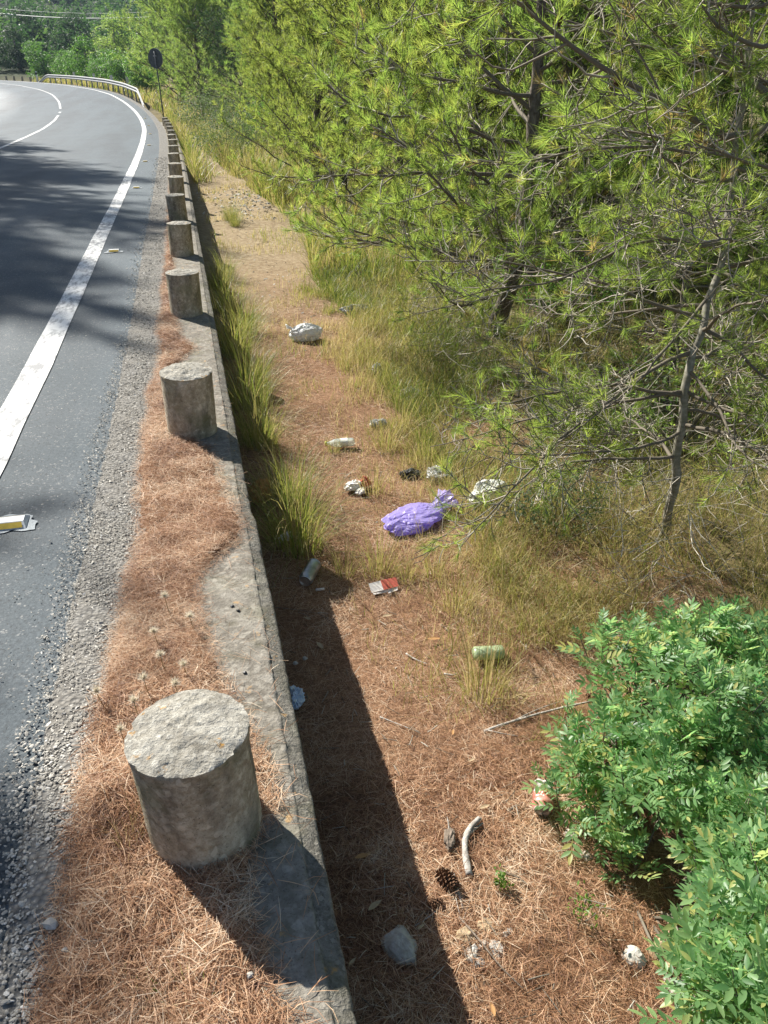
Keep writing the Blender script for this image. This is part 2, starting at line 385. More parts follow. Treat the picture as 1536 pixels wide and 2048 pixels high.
    M['grass_dry'] = leafmat('grass_dry', [(0, (.16, .12, .05)), (.5, (.36, .26, .12)), (1, (.58, .46, .27))],
                            [(0, (.25, .18, .06)), (1, (.6, .46, .22))], .3, .5, .3)
    M['straw'] = leafmat('straw', [(0, (.6, .5, .33)), (1, (.82, .76, .62))], None, .3, .6, .2)
    M['green_grass'] = leafmat('green_grass', [(0, (.06, .13, .02)), (1, (.16, .27, .05))], [(0, (.15, .34, .03)), (1, (.36, .55, .08))], .4, .45, .4)
    b = MB('pine_bark', .95, .15); co = b.coord('Object'); v = b.voro(b.coord('Object', (1, 1, .35)), 34); n = b.noise(co, 40, 5)
    b.color(b.mix(b.ramp(n, [(.35, 0.0), (.7, .6)]), b.ramp(v, [(.05, (.19, .16, .13)), (.6, (.075, .06, .05))]), (.25, .225, .19))); b.bump(v, .9, .012); b.bump(n, .5, .006); M['bark'] = b.m
    b = MB('pale_bark', .85, .25); co = b.coord('Object'); n = b.noise(co, 28, 5); n3 = b.noise(b.coord('Object', (1, 1, 4)), 18, 4)
    b.color(b.mix(b.ramp(n3, [(.45, 0.0), (.65, .7)]), b.ramp(n, [(.3, (.17, .155, .12)), (.7, (.36, .345, .29))]), (.13, .125, .075))); b.bump(n, .5, .004); M['pale_bark'] = b.m
    b = MB('twig_bark', .8, .25); t = b.attr()
    b.color(b.ramp(t, [(0, (.085, .07, .05)), (.5, (.23, .20, .155)), (1, (.50, .46, .38))])); M['twig'] = b.m
    M['dark_trunk'] = plain('dark_trunk', (.045, .04, .035), .9, .2, 0, 20, .4, .6)
    # things
    b = MB('dead_wood', .85, .2); co = b.coord('Object', (1, 1, .15)); n = b.noise(co, 160, 5); n3 = b.noise(b.coord('Object'), 22, 4)
    b.color(b.mix(b.ramp(n3, [(.5, 0.0), (.7, .6)]), b.ramp(n, [(.3, (.24, .21, .175)), (.7, (.60, .57, .52))]), (.16, .13, .10))); b.bump(n, .6, .003); M['dead_wood'] = b.m
    M['brown_bark'] = plain('brown_bark', (.20, .16, .125), .9, .2, 0, 90, .5, .8)
    M['cone'] = plain('cone_scale', (.13, .07, .04), .8, .25, 0, 60, .5)
    b = MB('limestone', .85, .25); co = b.coord('Object'); n = b.noise(co, 25, 6, .65)
    b.color(b.ramp(n, [(.3, (.30, .27, .22)), (.55, (.48, .455, .41)), (.75, (.60, .585, .55))])); b.bump(n, .6, .006); M['limestone'] = b.m
    M['limestone_warm'] = plain('limestone_warm', (.42, .32, .20), .9, .2, 0, 35, .3, .5)
    def film(name, c, tc, trans=.35, rough=.28):
        b = MB(name, rough, .6); co = b.coord('Object'); n = b.noise(co, 26, 5, .6, .6); w = b.noise(co, 70, 3)
        b.color(b.ramp(n, [(.3, tuple(v * .82 for v in c)), (.7, c)])); b.bump(n, .35, .014); b.bump(w, .15, .004); b.translucent(tc, trans); return b.m
    M['purple_film'] = film('purple_film', (.52, .44, .90), (.54, .45, .96), .45, .36)
    M['white_film'] = film('white_film', (.82, .82, .80), (.8, .8, .78), .22)
    M['grey_film'] = film('grey_film', (.45, .47, .47), (.5, .5, .5), .3)
    M['tissue'] = plain('tissue', (.78, .76, .72), .95, .1, 0, 40, .1, .4)
    M['red_paper'] = plain('red_paper', (.55, .13, .09), .7, .3, 0, 40, .25, .3)
    M['brown_paper'] = plain('brown_paper', (.42, .235, .10), .85, .2, 0, 30, .2, .3)
    M['white_card'] = plain('white_card', (.72, .68, .63), .7, .3, 0, 20, .12)
    M['alu'] = plain('aluminium', (.72, .72, .73), .3, .5, .9, 30, .1)
    M['can_silver'] = plain('can_silver', (.36, .40, .44), .32, .5, .75, 18, .5)
    b = MB('can_red', .35, .5); co = b.coord('Object'); Z = b.xyz(co)[2]
    c = b.ramp(b.math('DIVIDE', Z, .12), [(.0, (.70, .68, .66)), (.2, (.70, .68, .66)), (.22, (.50, .16, .12)), (.75, (.55, .15, .12)), (.77, (.66, .6, .56)), (.9, (.5, .16, .12))], 'CONSTANT')
    b.color(b.mix(b.ramp(b.noise(co, 45, 4), [(.45, 0.0), (.65, .6)]), c, (.66, .46, .40))); b.b.inputs['Metallic'].default_value = .15; M['can_red'] = b.m
    M['green_plastic'] = film('green_plastic', (.50, .60, .36), (.5, .66, .34), .25, .3)
    b = MB('pet_plastic', .12, .5); b.color((.86, .90, .84)); b.b.inputs['Transmission Weight'].default_value = .65; b.b.inputs['IOR'].default_value = 1.2; b.translucent((.7, .74, .68), .3); M['pet'] = b.m
    M['label_white'] = plain('label_white', (.70, .72, .64), .5, .4, 0, 30, .12)
    M['cap_yellow'] = plain('cap_yellow', (.52, .52, .08), .45, .4, 0, 30, .1)
    M['foam'] = plain('foam', (.72, .73, .70), .8, .2, 0, 60, .12, .5)
    M['black_plastic'] = plain('black_plastic', (.025, .027, .03), .5, .4, 0, 20, .3)
    M['blue_white'] = plain('pale_blue_film', (.50, .60, .72), .4, .5, 0, 20, .2, .3)
    M['galv'] = plain('galvanised_steel', (.25, .26, .265), .7, .3, .2, 9, .25)
    M['galv_post'] = plain('galvanised_post', (.32, .33, .33), .5, .5, .5, 9, .2)
    M['sign_back'] = plain('sign_back', (.11, .12, .125), .55, .4, .3, 8, .2)
    M['sign_rim'] = plain('sign_rim', (.55, .55, .55), .45, .5, .4, 8, .1)
    M['stud_white'] = plain('stud_white', (.62, .63, .62), .5, .4, 0, 40, .12)
    M['stud_yellow'] = plain('stud_yellow', (.60, .42, .06), .3, .5, 0, 40, .2)
    M['stud_glue'] = plain('stud_glue', (.34, .37, .38), .8, .3, 0, 60, .25, .5)
    M['white_paint'] = plain('white_paint', (.74, .74, .72), .6, .4, 0, 10, .1)
    M['wire'] = plain('wire', (.45, .46, .46), .4, .5, .3, 5, .1)
mk_materials()

# ------------------------------------------------------------------ the setting: ground, road, kerb
def axis(segs):
    out = []
    for a, b, st in segs: out.append(np.arange(a, b, st))
    return np.concatenate(out + [[segs[-1][1]]])
gx = axis([(-700, -100, 60), (-100, -30, 8), (-30, -8, 1.5), (-8, 0, 1.0), (0, 3, .04), (3, 6, .12), (6, 14, .5), (14, 40, 2), (40, 120, 10), (120, 700, 60)])
gy = axis([(-60, -4, 8), (-4, 0.4, .6), (.4, 5, .045), (5, 10, .1), (10, 20, .3), (20, 80, 1.2), (80, 200, 5), (200, 860, 30)])
GX, GY = np.meshgrid(gx, gy)
G = np.stack([GX, GY, ground_h(GX, GY)], -1).reshape(-1, 3)
tag(obj('ground', make_mesh('ground', G, [grid_faces(len(gy), len(gx))], True), M['ground']), kind='structure')

def strip(name, ds, ys, dz, mat, smooth=True, jit=None):
    ds = np.asarray(ds, float); P = []
    for y in ys:
        d = ds + (jit(y, ds) if jit else 0)
        P.append(np.stack([road_pt(np.full_like(d, y), d)[:, 0], road_pt(np.full_like(d, y), d)[:, 1],
                           prof(y) + (dz(y, d) if callable(dz) else np.broadcast_to(dz, d.shape))], -1))
    V = np.concatenate(P)
    me = make_mesh(name, V, [grid_faces(len(ys), len(ds))[:, ::-1]], smooth)
    return obj(name, me, mat)
ys_road = axis([(-6, 30, .5), (30, 130, 1.0), (130, 170, 4)])
rd = strip('road', [-10.4, -9.7, -9.3, -7.0, -4.9, -2.5, -.9, -.40], ys_road, lambda y, d: np.where(d < -9.5, -.5, -.004), M['asphalt'])
tag(rd, kind='structure')
def mark(name, d0, d1, y0, y1, label):
    ys = np.arange(y0, y1 + .01, .5 if y0 < 45 else 1.0)
    jit = lambda y, ds: .006 * n2(np.full_like(ds, y) * 9, ds * 5, 1.0, 2)
    o = strip(name, [d0, (d0 + d1) / 2, d1], ys, .002, M['paint'], jit=jit); tag(o, label, kind='structure'); return o
mark('edge_line', -1.10, -.935, -3, 128, 'white edge line along the kerb side of the road')
mark('centre_line', -5.05, -4.93, 6, 48, 'white centre line on the near straight of the road')
mark('centre_line', -5.05, -4.93, 50.2, 52.0, 'short white dash in the gap of the centre line')
mark('centre_line', -5.05, -4.93, 54, 128, 'white centre line round the far bend')
mark('edge_line', -8.65, -8.50, 30, 128, 'white edge line on the far side of the road')

# gravel shoulder: a bed and the loose chippings on it
gl = lambda y: -.49 + .035 * n2(np.asarray(y), np.zeros_like(np.asarray(y, float)), 1.3, 3)
bed_ys = axis([(-1, 12, .06), (12, 60, .5), (60, 110, 2)])
bed = strip('gravel_shoulder', [-.53, -.48, -.44, -.36, -.24], bed_ys, lambda y, d: np.where(d < -.5, -.012, .003 + .006 * n2(d * 30, np.full_like(d, y) * 30, 1., 2)), M['gravel_bed'])
tag(bed, kind='structure')

# kerb beam with a lower, rougher outer step; the drop to the verge is its outer face
kerb_sec = np.array([(-.30, -.09), (-.285, -.008), (-.2, .006), (-.1, .009), (-.02, .01), (.04, .009), (.068, .008), (.0735, .0065), (.0755, .0045), (.0775, .0015), (.080, .0), (.107, -.007), (.1135, -.0125), (.1165, -.018), (.118, -.12), (.121, -.3), (.125, -.5), (.128, -.95)])
kys = axis([(-.8, 4.2, .012), (4.2, 9, .03), (9, 41, .15)])
KD, KYY = np.meshgrid(kerb_sec[:, 0], kys); KZ = np.broadcast_to(kerb_sec[:, 1], KD.shape)
e = sstep(.055, .074, KD)
nz = fbm(np.stack([KD * 40, KYY * 40, KZ * 40], -1), 3); nb = n2(KYY, KD * 0, 5., 3, 2.)
chip = np.clip(n2(KYY, KD * 0, 16., 3, 8.) - .6, 0, 1)
KD2 = KD + e * (.0018 * nz + .0015 * nb - .010 * chip * (KD > .1)) + .01 * e * sstep(2.72, 2.66, KYY)
KZ2 = KZ + .0012 * nz + e * sstep(-.2, -.02, KZ) * (.0022 * nz - .008 * chip * (KD > .1))
RP = road_pt(KYY.ravel(), KD2.ravel())
RP[:, 2] = prof(KYY.ravel()) + KZ2.ravel()
me = make_mesh('kerb', RP, [grid_faces(len(kys), len(kerb_sec))[:, ::-1]], True, mats=[M['kerb'], M['kerb_edge']],
               mat_idx=np.tile((np.arange(len(kerb_sec) - 1) >= 8).astype(int), len(kys) - 1))
tag(obj('kerb', me), kind='structure')

# drift of pine needles lying between gravel and kerb
_rb = np.array([(.2, .05), (.75, .03), (.80, .0), (.95, -.03), (1.1, -.02), (1.2, .055), (1.34, .05), (1.45, .01), (1.65, -.04), (1.84, -.07), (2.0, -.09), (2.12, -.10), (2.25, -.09), (2.34, -.03), (2.45, .05), (2.6, .085), (2.75, .085), (2.9, .05), (3.17, .02),
                (3.4, -.02), (3.7, -.15), (4.2, -.2), (4.66, -.22), (4.9, -.12), (5.16, -.02), (5.45, -.13), (6.5, -.19), (7.5, -.2), (8.3, -.16), (9, -.2), (10.5, -.18), (14, -.19), (30, -.2)])
def needle_r(y): return np.interp(y, _rb[:, 0], _rb[:, 1])
def needle_l(y): return np.interp(y, [0, 1.4, 1.9, 2.5, 3.2, 4.3, 6.2, 8.8, 12, 30], [-.41, -.405, -.38, -.32, -.345, -.31, -.29, -.27, -.25, -.24]) + .02 * n2(y, np.zeros_like(np.asarray(y, float)), 3., 3, 4.)
def mat_height(y, d):
    y, d = np.broadcast_arrays(np.asarray(y, float), np.asarray(d, float))
    r = needle_r(y) + .018 * n2(y, d, 12., 3); l = needle_l(y) + .015 * n2(y, d, 12., 2, 6.)
    m = sstep(0, .05, d - l) * sstep(0, .05, r - d) * sstep(30, 14, y)
    return -.006 + .026 * m + .004 * n2(y, d, 40., 2) * m + .012 * m * n2(y, d, 6., 2, 3.)
nys = axis([(-.2, 4, .02), (4, 10, .06), (10, 30, .3)])
nd = strip('needle_bed', np.linspace(-.46, .066, 40), nys, mat_height, M['needle_mat'])
tag(nd, 'matted brown pine needles drifted along the kerb', kind='stuff')

# ------------------------------------------------------------------ loose stuff: needles, chippings
def needle_field(name, x, y, z, length, width, label, tlo=0.0, thi=1.0, lift=.012, aniso=None):
    n = len(x); yaw = RNG.uniform(0, 2 * np.pi, n)
    if aniso is not None: yaw = np.where(RNG.random(n) < .5, RNG.normal(aniso, .5, n), yaw)
    pit = RNG.normal(0, .16, n); L = length * RNG.uniform(.55, 1.15, n); bend = RNG.normal(0, .055, n)
    d = np.stack([np.cos(yaw) * np.cos(pit), np.sin(yaw) * np.cos(pit), np.sin(pit)], -1)
    s = np.stack([-np.sin(yaw), np.cos(yaw), np.zeros(n)], -1)
    tw = RNG.normal(0, .5, n)[:, None]; sw = nrm(s + np.array([0, 0, 1.]) * tw) * (width * RNG.uniform(.7, 1.2, n))[:, None] / 2
    c = np.stack([x, y, z + np.abs(RNG.normal(0, lift, n)) + np.abs(np.sin(pit)) * L * .35 + .001], -1)
    mid = c + s * (bend * L)[:, None] + np.array([0, 0, 1.]) * (RNG.random(n) * .006)[:, None]
    a = c - d * L[:, None] / 2; b = c + d * L[:, None] / 2
    V = np.stack([a - sw * .6, a + sw * .6, mid - sw, mid + sw, b - sw * .3, b + sw * .3], 1).reshape(-1, 3)
    near = y < 1.7; i = np.arange(n)[near, None] * 6; j = np.arange(n)[~near, None] * 6
    Q = np.concatenate([i + [0, 1, 3, 2], i + [2, 3, 5, 4], j + [0, 1, 5, 4]])
    t = np.repeat(np.clip(RNG.normal((tlo + thi) / 2, (thi - tlo) / 3.2, n) + .26 * n2(x, y, 5., 3, 11.) + .14 * n2(x, y, 22., 2, 12.), 0, 1), 6)
    o = obj(name, make_mesh(name, V, [Q], False, t), M['dry_needle']); return tag(o, label, kind='stuff')
def scatter_y(zones):                                             # (y0,y1,count)
    return np.concatenate([RNG.uniform(a, b, n) for a, b, n in zones])
y = scatter_y([(.55, 1.4, 20000), (1.4, 2.6, 19000), (2.6, 4.5, 16000), (4.5, 8, 12000), (8, 16, 5000)])
l, r = needle_l(y), needle_r(y); d = l + (r - l) * RNG.beta(1.15, 1.25, len(y)) + RNG.normal(0, .012, len(y))
p = road_pt(y, d); z = prof(y) + np.maximum(mat_height(y, d), .008)
wid = np.interp(y, [.5, 2, 5, 12], [.0013, .0015, .0024, .0045])
needle_field('needle_litter', p[:, 0], p[:, 1], z, .064, wid * .88, 'loose rust brown pine needles heaped between gravel and kerb', .1, .95, .009)
y = RNG.uniform(.6, 6, 900); d = RNG.uniform(-.15, .1, 900); p = road_pt(y, d)
needle_field('needle_litter', p[:, 0], p[:, 1], prof(y) + .012, .075, np.full(900, .0014), 'single pine needles strewn over the bare kerb top', .1, .8, .002)
# verge floor
y = scatter_y([(.55, 1.2, 30000), (1.2, 2.2, 48000), (2.2, 3.4, 36000), (3.4, 5.2, 28000), (5.2, 8.5, 17000)])
x = RNG.uniform(.13, np.interp(y, [.5, 1.5, 3, 9], [1.5, 2.0, 2.3, 2.2]), len(y))
k = (x < np.interp(y, [3, 4, 8], [9, 2.0, 1.6])) & (RNG.random(len(x)) < .78 + .5 * n2(x, y, 3.2, 3, 14.)); x, y = x[k], y[k]
wid = np.interp(y, [.5, 2, 4, 9], [.0014, .0018, .0028, .005])
needle_field('ground_needles', x, y, ground_h(x, y), .06, wid * .8, 'carpet of dead pine needles on the verge below the kerb', .05, 1.0, .007)

n_ = 420; yd_ = RNG.uniform(.7, 4.5, n_); xd_ = RNG.uniform(.18, 1.5, n_); ad_ = RNG.uniform(0, 6.28, n_)
def debris():
    L_ = RNG.uniform(.012, .07, n_); P_ = []
    for s_ in (-.5, 0, .5): P_.append(np.stack([xd_ + np.cos(ad_) * L_ * s_, yd_ + np.sin(ad_) * L_ * s_, ground_h(xd_, yd_) + .012 + RNG.uniform(0, .006, n_)], -1))
    V, Q = tubes(np.stack(P_, 1), RNG.uniform(.0008, .0024, n_)[:, None] * np.array([[1, .9, .6]]), 4)
    tag(obj('twig_debris', make_mesh('twig_debris', V, [Q], True, np.repeat(RNG.uniform(0, 1, n_), 12)), M['twig']), 'short bits of grey twig and bark strewn over the needle floor', kind='stuff')
debris()
def chip_field(name, x, y, z, size, label, mat='stone_chip', flat=.42):
    n = len(x); V0, Fc = ico()
    J = V0[None] * (1 + RNG.uniform(-.32, .28, (n, 12, 1))); J = J * np.stack([RNG.uniform(.7, 1.35, n), RNG.uniform(.6, 1.0, n), RNG.uniform(.7, 1.2, n) * flat], -1)[:, None]
    a = RNG.uniform(0, 2 * np.pi, n); ca, sa = np.cos(a)[:, None], np.sin(a)[:, None]
    J = np.stack([J[..., 0] * ca - J[..., 1] * sa, J[..., 0] * sa + J[..., 1] * ca, J[..., 2] + J[..., 0] * RNG.normal(0, .25, (n, 1))], -1) * size[:, None, None] / 2
    J[..., 2] += (size * flat * .25)[:, None]
    V = (J + np.stack([x, y, z], -1)[:, None]).reshape(-1, 3); far = y > 1.6
    lo = np.array([(0, 5, 9), (0, 9, 8), (0, 8, 10), (0, 10, 5), (3, 9, 5), (3, 8, 9), (3, 10, 8), (3, 5, 10)])
    T = np.concatenate([(Fc[None] + (np.arange(n)[~far] * 12)[:, None, None]).reshape(-1, 3), (lo[None] + (np.arange(n)[far] * 12)[:, None, None]).reshape(-1, 3)])
    t = np.repeat(np.clip(RNG.normal(.5, .24, n), 0, 1), 12)
    return tag(obj(name, make_mesh(name, V, [T], False, t), M[mat]), label, kind='stuff')
y = scatter_y([(.6, 1.5, 5200), (1.5, 3, 6800), (3, 5.5, 5400), (5.5, 10, 3200), (10, 22, 1800)])
d = np.interp(RNG.beta(1.9, 1.7, len(y)), [0, 1], [-.59, -.25]) + .02 * n2(y, y * 0, 2.)
d = np.where(RNG.random(len(y)) < .05, d - RNG.exponential(.07, len(y)), d)
p = road_pt(y, d)
chip_field('gravel', p[:, 0], p[:, 1], prof(y) + .004, np.interp(y, [.5, 3, 10, 22], [.0064, .0082, .014, .026]) * np.exp(RNG.normal(0, .28, len(y))), 'pale angular gravel spilled along the road shoulder')
y = np.concatenate([RNG.uniform(2.0, 19, 700), RNG.normal(16.5, 1.2, 200)]); x = np.concatenate([RNG.normal(.95, .4, 700), RNG.normal(1.25, .3, 200)])
chip_field('pebbles', x, y, ground_h(x, y), np.where(y > 14, RNG.uniform(.02, .09, 900), np.where(y > 7, RNG.uniform(.012, .035, 900), RNG.uniform(.006, .014, 900))), 'small pale pebbles scattered over the trodden path')

# ------------------------------------------------------------------ bollards
def bollard_mesh(seed, R=.12, Hh=.293, seg=72):
    a = np.arange(seg) / seg * 2 * np.pi; zs = np.concatenate([np.linspace(-.03, Hh - .03, 26), np.linspace(Hh - .024, Hh - .006, 5)])
    A, Z = np.meshgrid(a, zs)
    P = np.stack([np.cos(A), np.sin(A), Z], -1)
    n = fbm(np.stack([P[..., 0] * 3, P[..., 1] * 3, Z * 14], -1) + seed * 9, 4); nf = fbm(np.stack([P[..., 0] * 16, P[..., 1] * 16, Z * 130], -1) + seed * 5, 3)
    rim = sstep(Hh - .045, Hh, Z)
    ch = np.clip(fbm(np.stack([P[..., 0] * 5, P[..., 1] * 5, Z * 30], -1) + seed * 3, 3) - .25, 0, 1)
    r = R * (1 + .012 * n + .006 * nf) - rim * (.013 * ch + .0035 * np.abs(nf)) + .004 * rim
    V = np.stack([r * np.cos(A), r * np.sin(A), Z - rim * .006 * ch], -1)
    side = make_mesh('bollard_shaft', V.reshape(-1, 3), [grid_faces(len(zs), seg, True)], True)
    top = V[-1]; rs = np.linspace(1, 0.0, 26)[:-1]; rings = []
    for q in rs:
        ring = top.copy(); ring[:, :2] *= q
        dome = .011 * (1 - q * q)
        nn = fbm(np.stack([ring[:, 0] * 36, ring[:, 1] * 36, np.full(seg, seed * 3.)], -1), 4); n5 = fbm(np.stack([ring[:, 0] * 150, ring[:, 1] * 150, np.full(seg, seed * 7.)], -1), 2)
        w = 1 if q < .999 else 0
        ring[:, 2] = top[:, 2] * (q ** 6) + (Hh - .004) * (1 - q ** 6) + w * (dome + .0035 * nn + .0022 * n5)
        rings.append(ring)
    Vt = np.concatenate(rings + [[[0, 0, Hh + .006]]]); nt = len(rs)
    T = np.stack([np.full(seg, len(Vt) - 1), (nt - 1) * seg + np.arange(seg), (nt - 1) * seg + (np.arange(seg) + 1) % seg], -1)
    cap = make_mesh('bollard_cap', Vt, [grid_faces(nt, seg, True), T], True)
    return side, cap
bm_set = [bollard_mesh(s) for s in (1, 2, 3, 4, 5)]
ordinal = ['', 'second', 'third', 'fourth', 'fifth', 'sixth', 'seventh', 'eighth', 'ninth', 'tenth', 'eleventh', 'twelfth', 'thirteenth', 'fourteenth', 'fifteenth']
for i in range(16):
    yb = 1.19 + 2.46 * i; d = [-.112, -.095, -.085, -.092, -.108][i] if i < 5 else -.108
    p = road_pt(yb, d, .008)
    lab = ('large concrete bollard closest to the camera, orange lichen spots on its rough top' if i == 0 else
           'last and smallest concrete bollard in the row, near the round sign' if i == 15 else
           '%s concrete bollard along the kerb counted from the camera' % ordinal[i])
    t = thing('bollard', lab, 'bollard', p, i * 1.9, 'concrete bollards along the kerb')
    s_, c_ = bm_set[i % 5]
    obj('shaft', s_, M['bollard_side'], t); obj('cap', c_, M['bollard_top'], t)
    t.scale = (1, 1, 1 if i == 0 else 1.1)
    t.rotation_euler = (random.uniform(-.035, .035), random.uniform(-.035, .035), i * 1.9)

# ------------------------------------------------------------------ road studs
def stud(y, d, label):
    p = road_pt(y, d, .003); t = thing('road_stud', label, 'road stud', p, math.atan(float(shift(y - .5) - shift(y + .5))), 'reflective studs beside the edge line')
    b = Bag(); n = 18; a = np.arange(n) / n * 2 * np.pi; rr = np.array([1 + .16 * math.sin(3 * k + y) + .1 * math.cos(7 * k) for k in a])
    sq = 1 / np.maximum(np.abs(np.cos(a)), np.abs(np.sin(a)))
    V = np.concatenate([np.stack([.085 * rr * sq * np.cos(a), .068 * rr * sq * np.sin(a), np.zeros(n)], -1), [[0, 0, .002]]])
    b.add(V, None, np.stack([np.full(n, n), np.arange(n), (np.arange(n) + 1) % n], -1)); obj('glue_pad', b.mesh('glue_pad'), M['stud_glue'], t)
    b = Bag()
    V = np.array([(-.062, -.05, .002), (.062, -.05, .002), (.062, .05, .002), (-.062, .05, .002), (-.052, -.022, .021), (.052, -.022, .021), (.052, .022, .021), (-.052, .022, .021)])
    b.add(V, [(4, 5, 6, 7), (0, 1, 5, 4), (1, 2, 6, 5), (2, 3, 7, 6), (3, 0, 4, 7)]); obj('body', b.mesh('stud_body'), M['stud_white'], t)
    for s in (-1, 1):
        b = Bag(); ins = lambda u, w: (u, s * (.0505 - .0275 * w), .0025 + .0192 * w)
        V = np.array([ins(-.05, .1), ins(.05, .1), ins(.046, .86), ins(-.046, .86)]) + np.array([0, s * .0008, .0012])
        b.add(V, [(0, 1, 2, 3) if s < 0 else (3, 2, 1, 0)]); obj('reflector', b.mesh('stud_reflector'), M['stud_yellow'], t)
for k, yv in enumerate([2.84, 9.0, 15.2, 20.8, 26.6, 32.5, 38.5, 44.4]):
    stud(yv, -.80, ['white road stud with a yellow reflector, cut by the picture edge beside the nearest shade', 'second road stud from the camera beside the white edge line', 'third road stud from the camera beside the edge line',
                    'fourth road stud from the camera beside the edge line', 'fifth road stud from the camera beside the edge line', 'sixth road stud from the camera beside the edge line', 'seventh road stud, small and far along the edge line', 'eighth and farthest road stud at the start of the bend'][k])

# ------------------------------------------------------------------ guard rail, sign, posts, wires
gr = thing('guard_rail', 'silver steel crash barrier round the outside of the far bend', 'guard rail', road_pt(60, .1))
gl0 = np.array(gr.location)
ryr = np.arange(57, 101, .5); base = road_pt(ryr, .0)
hgt = .78 * sstep(56.6, 60.5, ryr) * sstep(101.5, 96, ryr) - .02
wsec = np.array([(-.0, .0), (.05, -.045), (.05, -.09), (.0, -.135), (.0, -.175), (.05, -.22), (.05, -.265), (.0, -.31)])
rows = []
nrmv = nrm(road_pt(ryr, -1.0) - road_pt(ryr, .0))
for (o_, zz) in wsec: rows.append(base + nrmv * o_ + np.array([0, 0, 1.]) * (hgt + zz)[:, None])
V = np.stack(rows, 1).reshape(-1, 3) - gl0
obj('beam', make_mesh('rail_beam', V, [grid_faces(len(ryr), len(wsec))], False), M['galv'], gr)
pm = Bag(); box(pm, (0, 0, .05), (.10, .12, 1.2)); pm = pm.mesh('rail_post')
for yp in np.arange(60, 98, 2.0):
    q = road_pt(yp, .08); o = obj('post', pm, M['galv_post'], gr, loc=[float(v) for v in q - gl0])
sp = road_pt(43.0, .04); sb = thing('road_sign', 'dark back of a round road sign on a thin leaning pole', 'road sign', sp, 0)
b = Bag(); tube1(b, [(0, 0, -.2), (-.02, 0, 1.3), (-.06, 0, 2.85)], [.03, .03, .03], 8); obj('pole', b.mesh('sign_pole', True), M['sign_back'], sb)
def disc(name, R, th, mat, off):
    b = Bag(); a = np.arange(40) / 40 * 2 * np.pi
    ring = lambda r, yy: np.stack([r * np.cos(a), np.full(40, yy), r * np.sin(a)], -1)
    b.add(np.concatenate([[[0, off, 0]], ring(R, off), ring(R, off + th), [[0, off + th, 0]]]), np.stack([1 + np.arange(40), 1 + (np.arange(40) + 1) % 40, 41 + (np.arange(40) + 1) % 40, 41 + np.arange(40)], -1),
          np.concatenate([np.stack([np.zeros(40, int), 1 + (np.arange(40) + 1) % 40, 1 + np.arange(40)], -1), np.stack([np.full(40, 81), 41 + np.arange(40), 41 + (np.arange(40) + 1) % 40], -1)]))
    o = obj(name, b.mesh(name), mat, sb, loc=(-.06, .05, 2.56)); o.rotation_euler = (0, 0, math.radians(-38)); return o
disc('plate', .41, .012, M['sign_back'], 0.0); disc('plate_rim', .42, .02, M['sign_rim'], .013)
b = Bag(); box(b, (0, 0, .0), (.16, .05, .05)); o = obj('bracket', b.mesh('sign_bracket'), M['sign_rim'], sb, loc=(-.06, .03, 2.66)); o.rotation_euler = (0, 0, math.radians(-38))
dl = road_pt(101.5, .2); t = thing('delineator_post', 'white marker post at the far end of the crash barrier', 'marker post', dl)
b = Bag(); box(b, (0, 0, .45), (.16, .12, 1.1), bev=.03); obj('post', b.mesh('delineator'), M['white_paint'], t)
b = Bag(); box(b, (0, 0, .78), (.166, .126, .22)); obj('band', b.mesh('delineator_band'), M['black_plastic'], t)
for k, (u, v, yy) in enumerate([(147, 146, 100), (187, 149, 90), (222, 153, 80), (254, 157, 74)]):
    q = at_y(u, v, yy); gz = float(ground_h(q[0], q[1])); hh = max(.6, q[2] - gz)
    t = thing('stake', '%s white-tipped stake behind the crash barrier' % ['leftmost', 'second', 'third', 'rightmost'][k], 'stake', (q[0], q[1], gz), 0, 'stakes behind the barrier')
    b = Bag(); tube1(b, [(0, 0, -.2), (0, 0, hh - .28)], [.035, .035], 6); obj('shaft', b.mesh('stake_shaft'), M['galv_post'], t)
    b = Bag(); box(b, (0, 0, hh - .1), (.22, .06, .4)); obj('head', b.mesh('stake_head'), M['white_paint'], t)
fb = Bag(); lathe(fb, [(.0, .46), (.11, .46), (.125, .42), (.125, -.2)], 14); fb = fb.mesh('far_bollard', True)
for k, yy in enumerate(np.arange(104, 135, 3.2)):
    t = obj('bollard', fb, M['bollard_side'], None, [float(v) for v in road_pt(yy, .1)])
    tag(t, '%s small grey bollard beyond the far end of the crash barrier' % (['first'] + ordinal[1:])[k], 'bollard', 'far bollards beyond the barrier')
for k, (a, bq) in enumerate([(at_y(-60, 20, 150), at_y(420, 24, 130)), (at_y(-60, 10, 150), at_y(420, 14, 132))]):
    s = np.linspace(0, 1, 24)[:, None]; P = a + (bq - a) * s; P[:, 2] -= 4 * .9 * (s * (1 - s))[:, 0]
    bg = Bag(); tube1(bg, P, .05 if k == 0 else .022, 5)
    tag(obj('overhead_wire', bg.mesh('overhead_wire', True), M['wire']), ['thick pale overhead wire crossing in front of the wooded hill', 'thin upper overhead wire in front of the wooded hill'][k], 'wire')

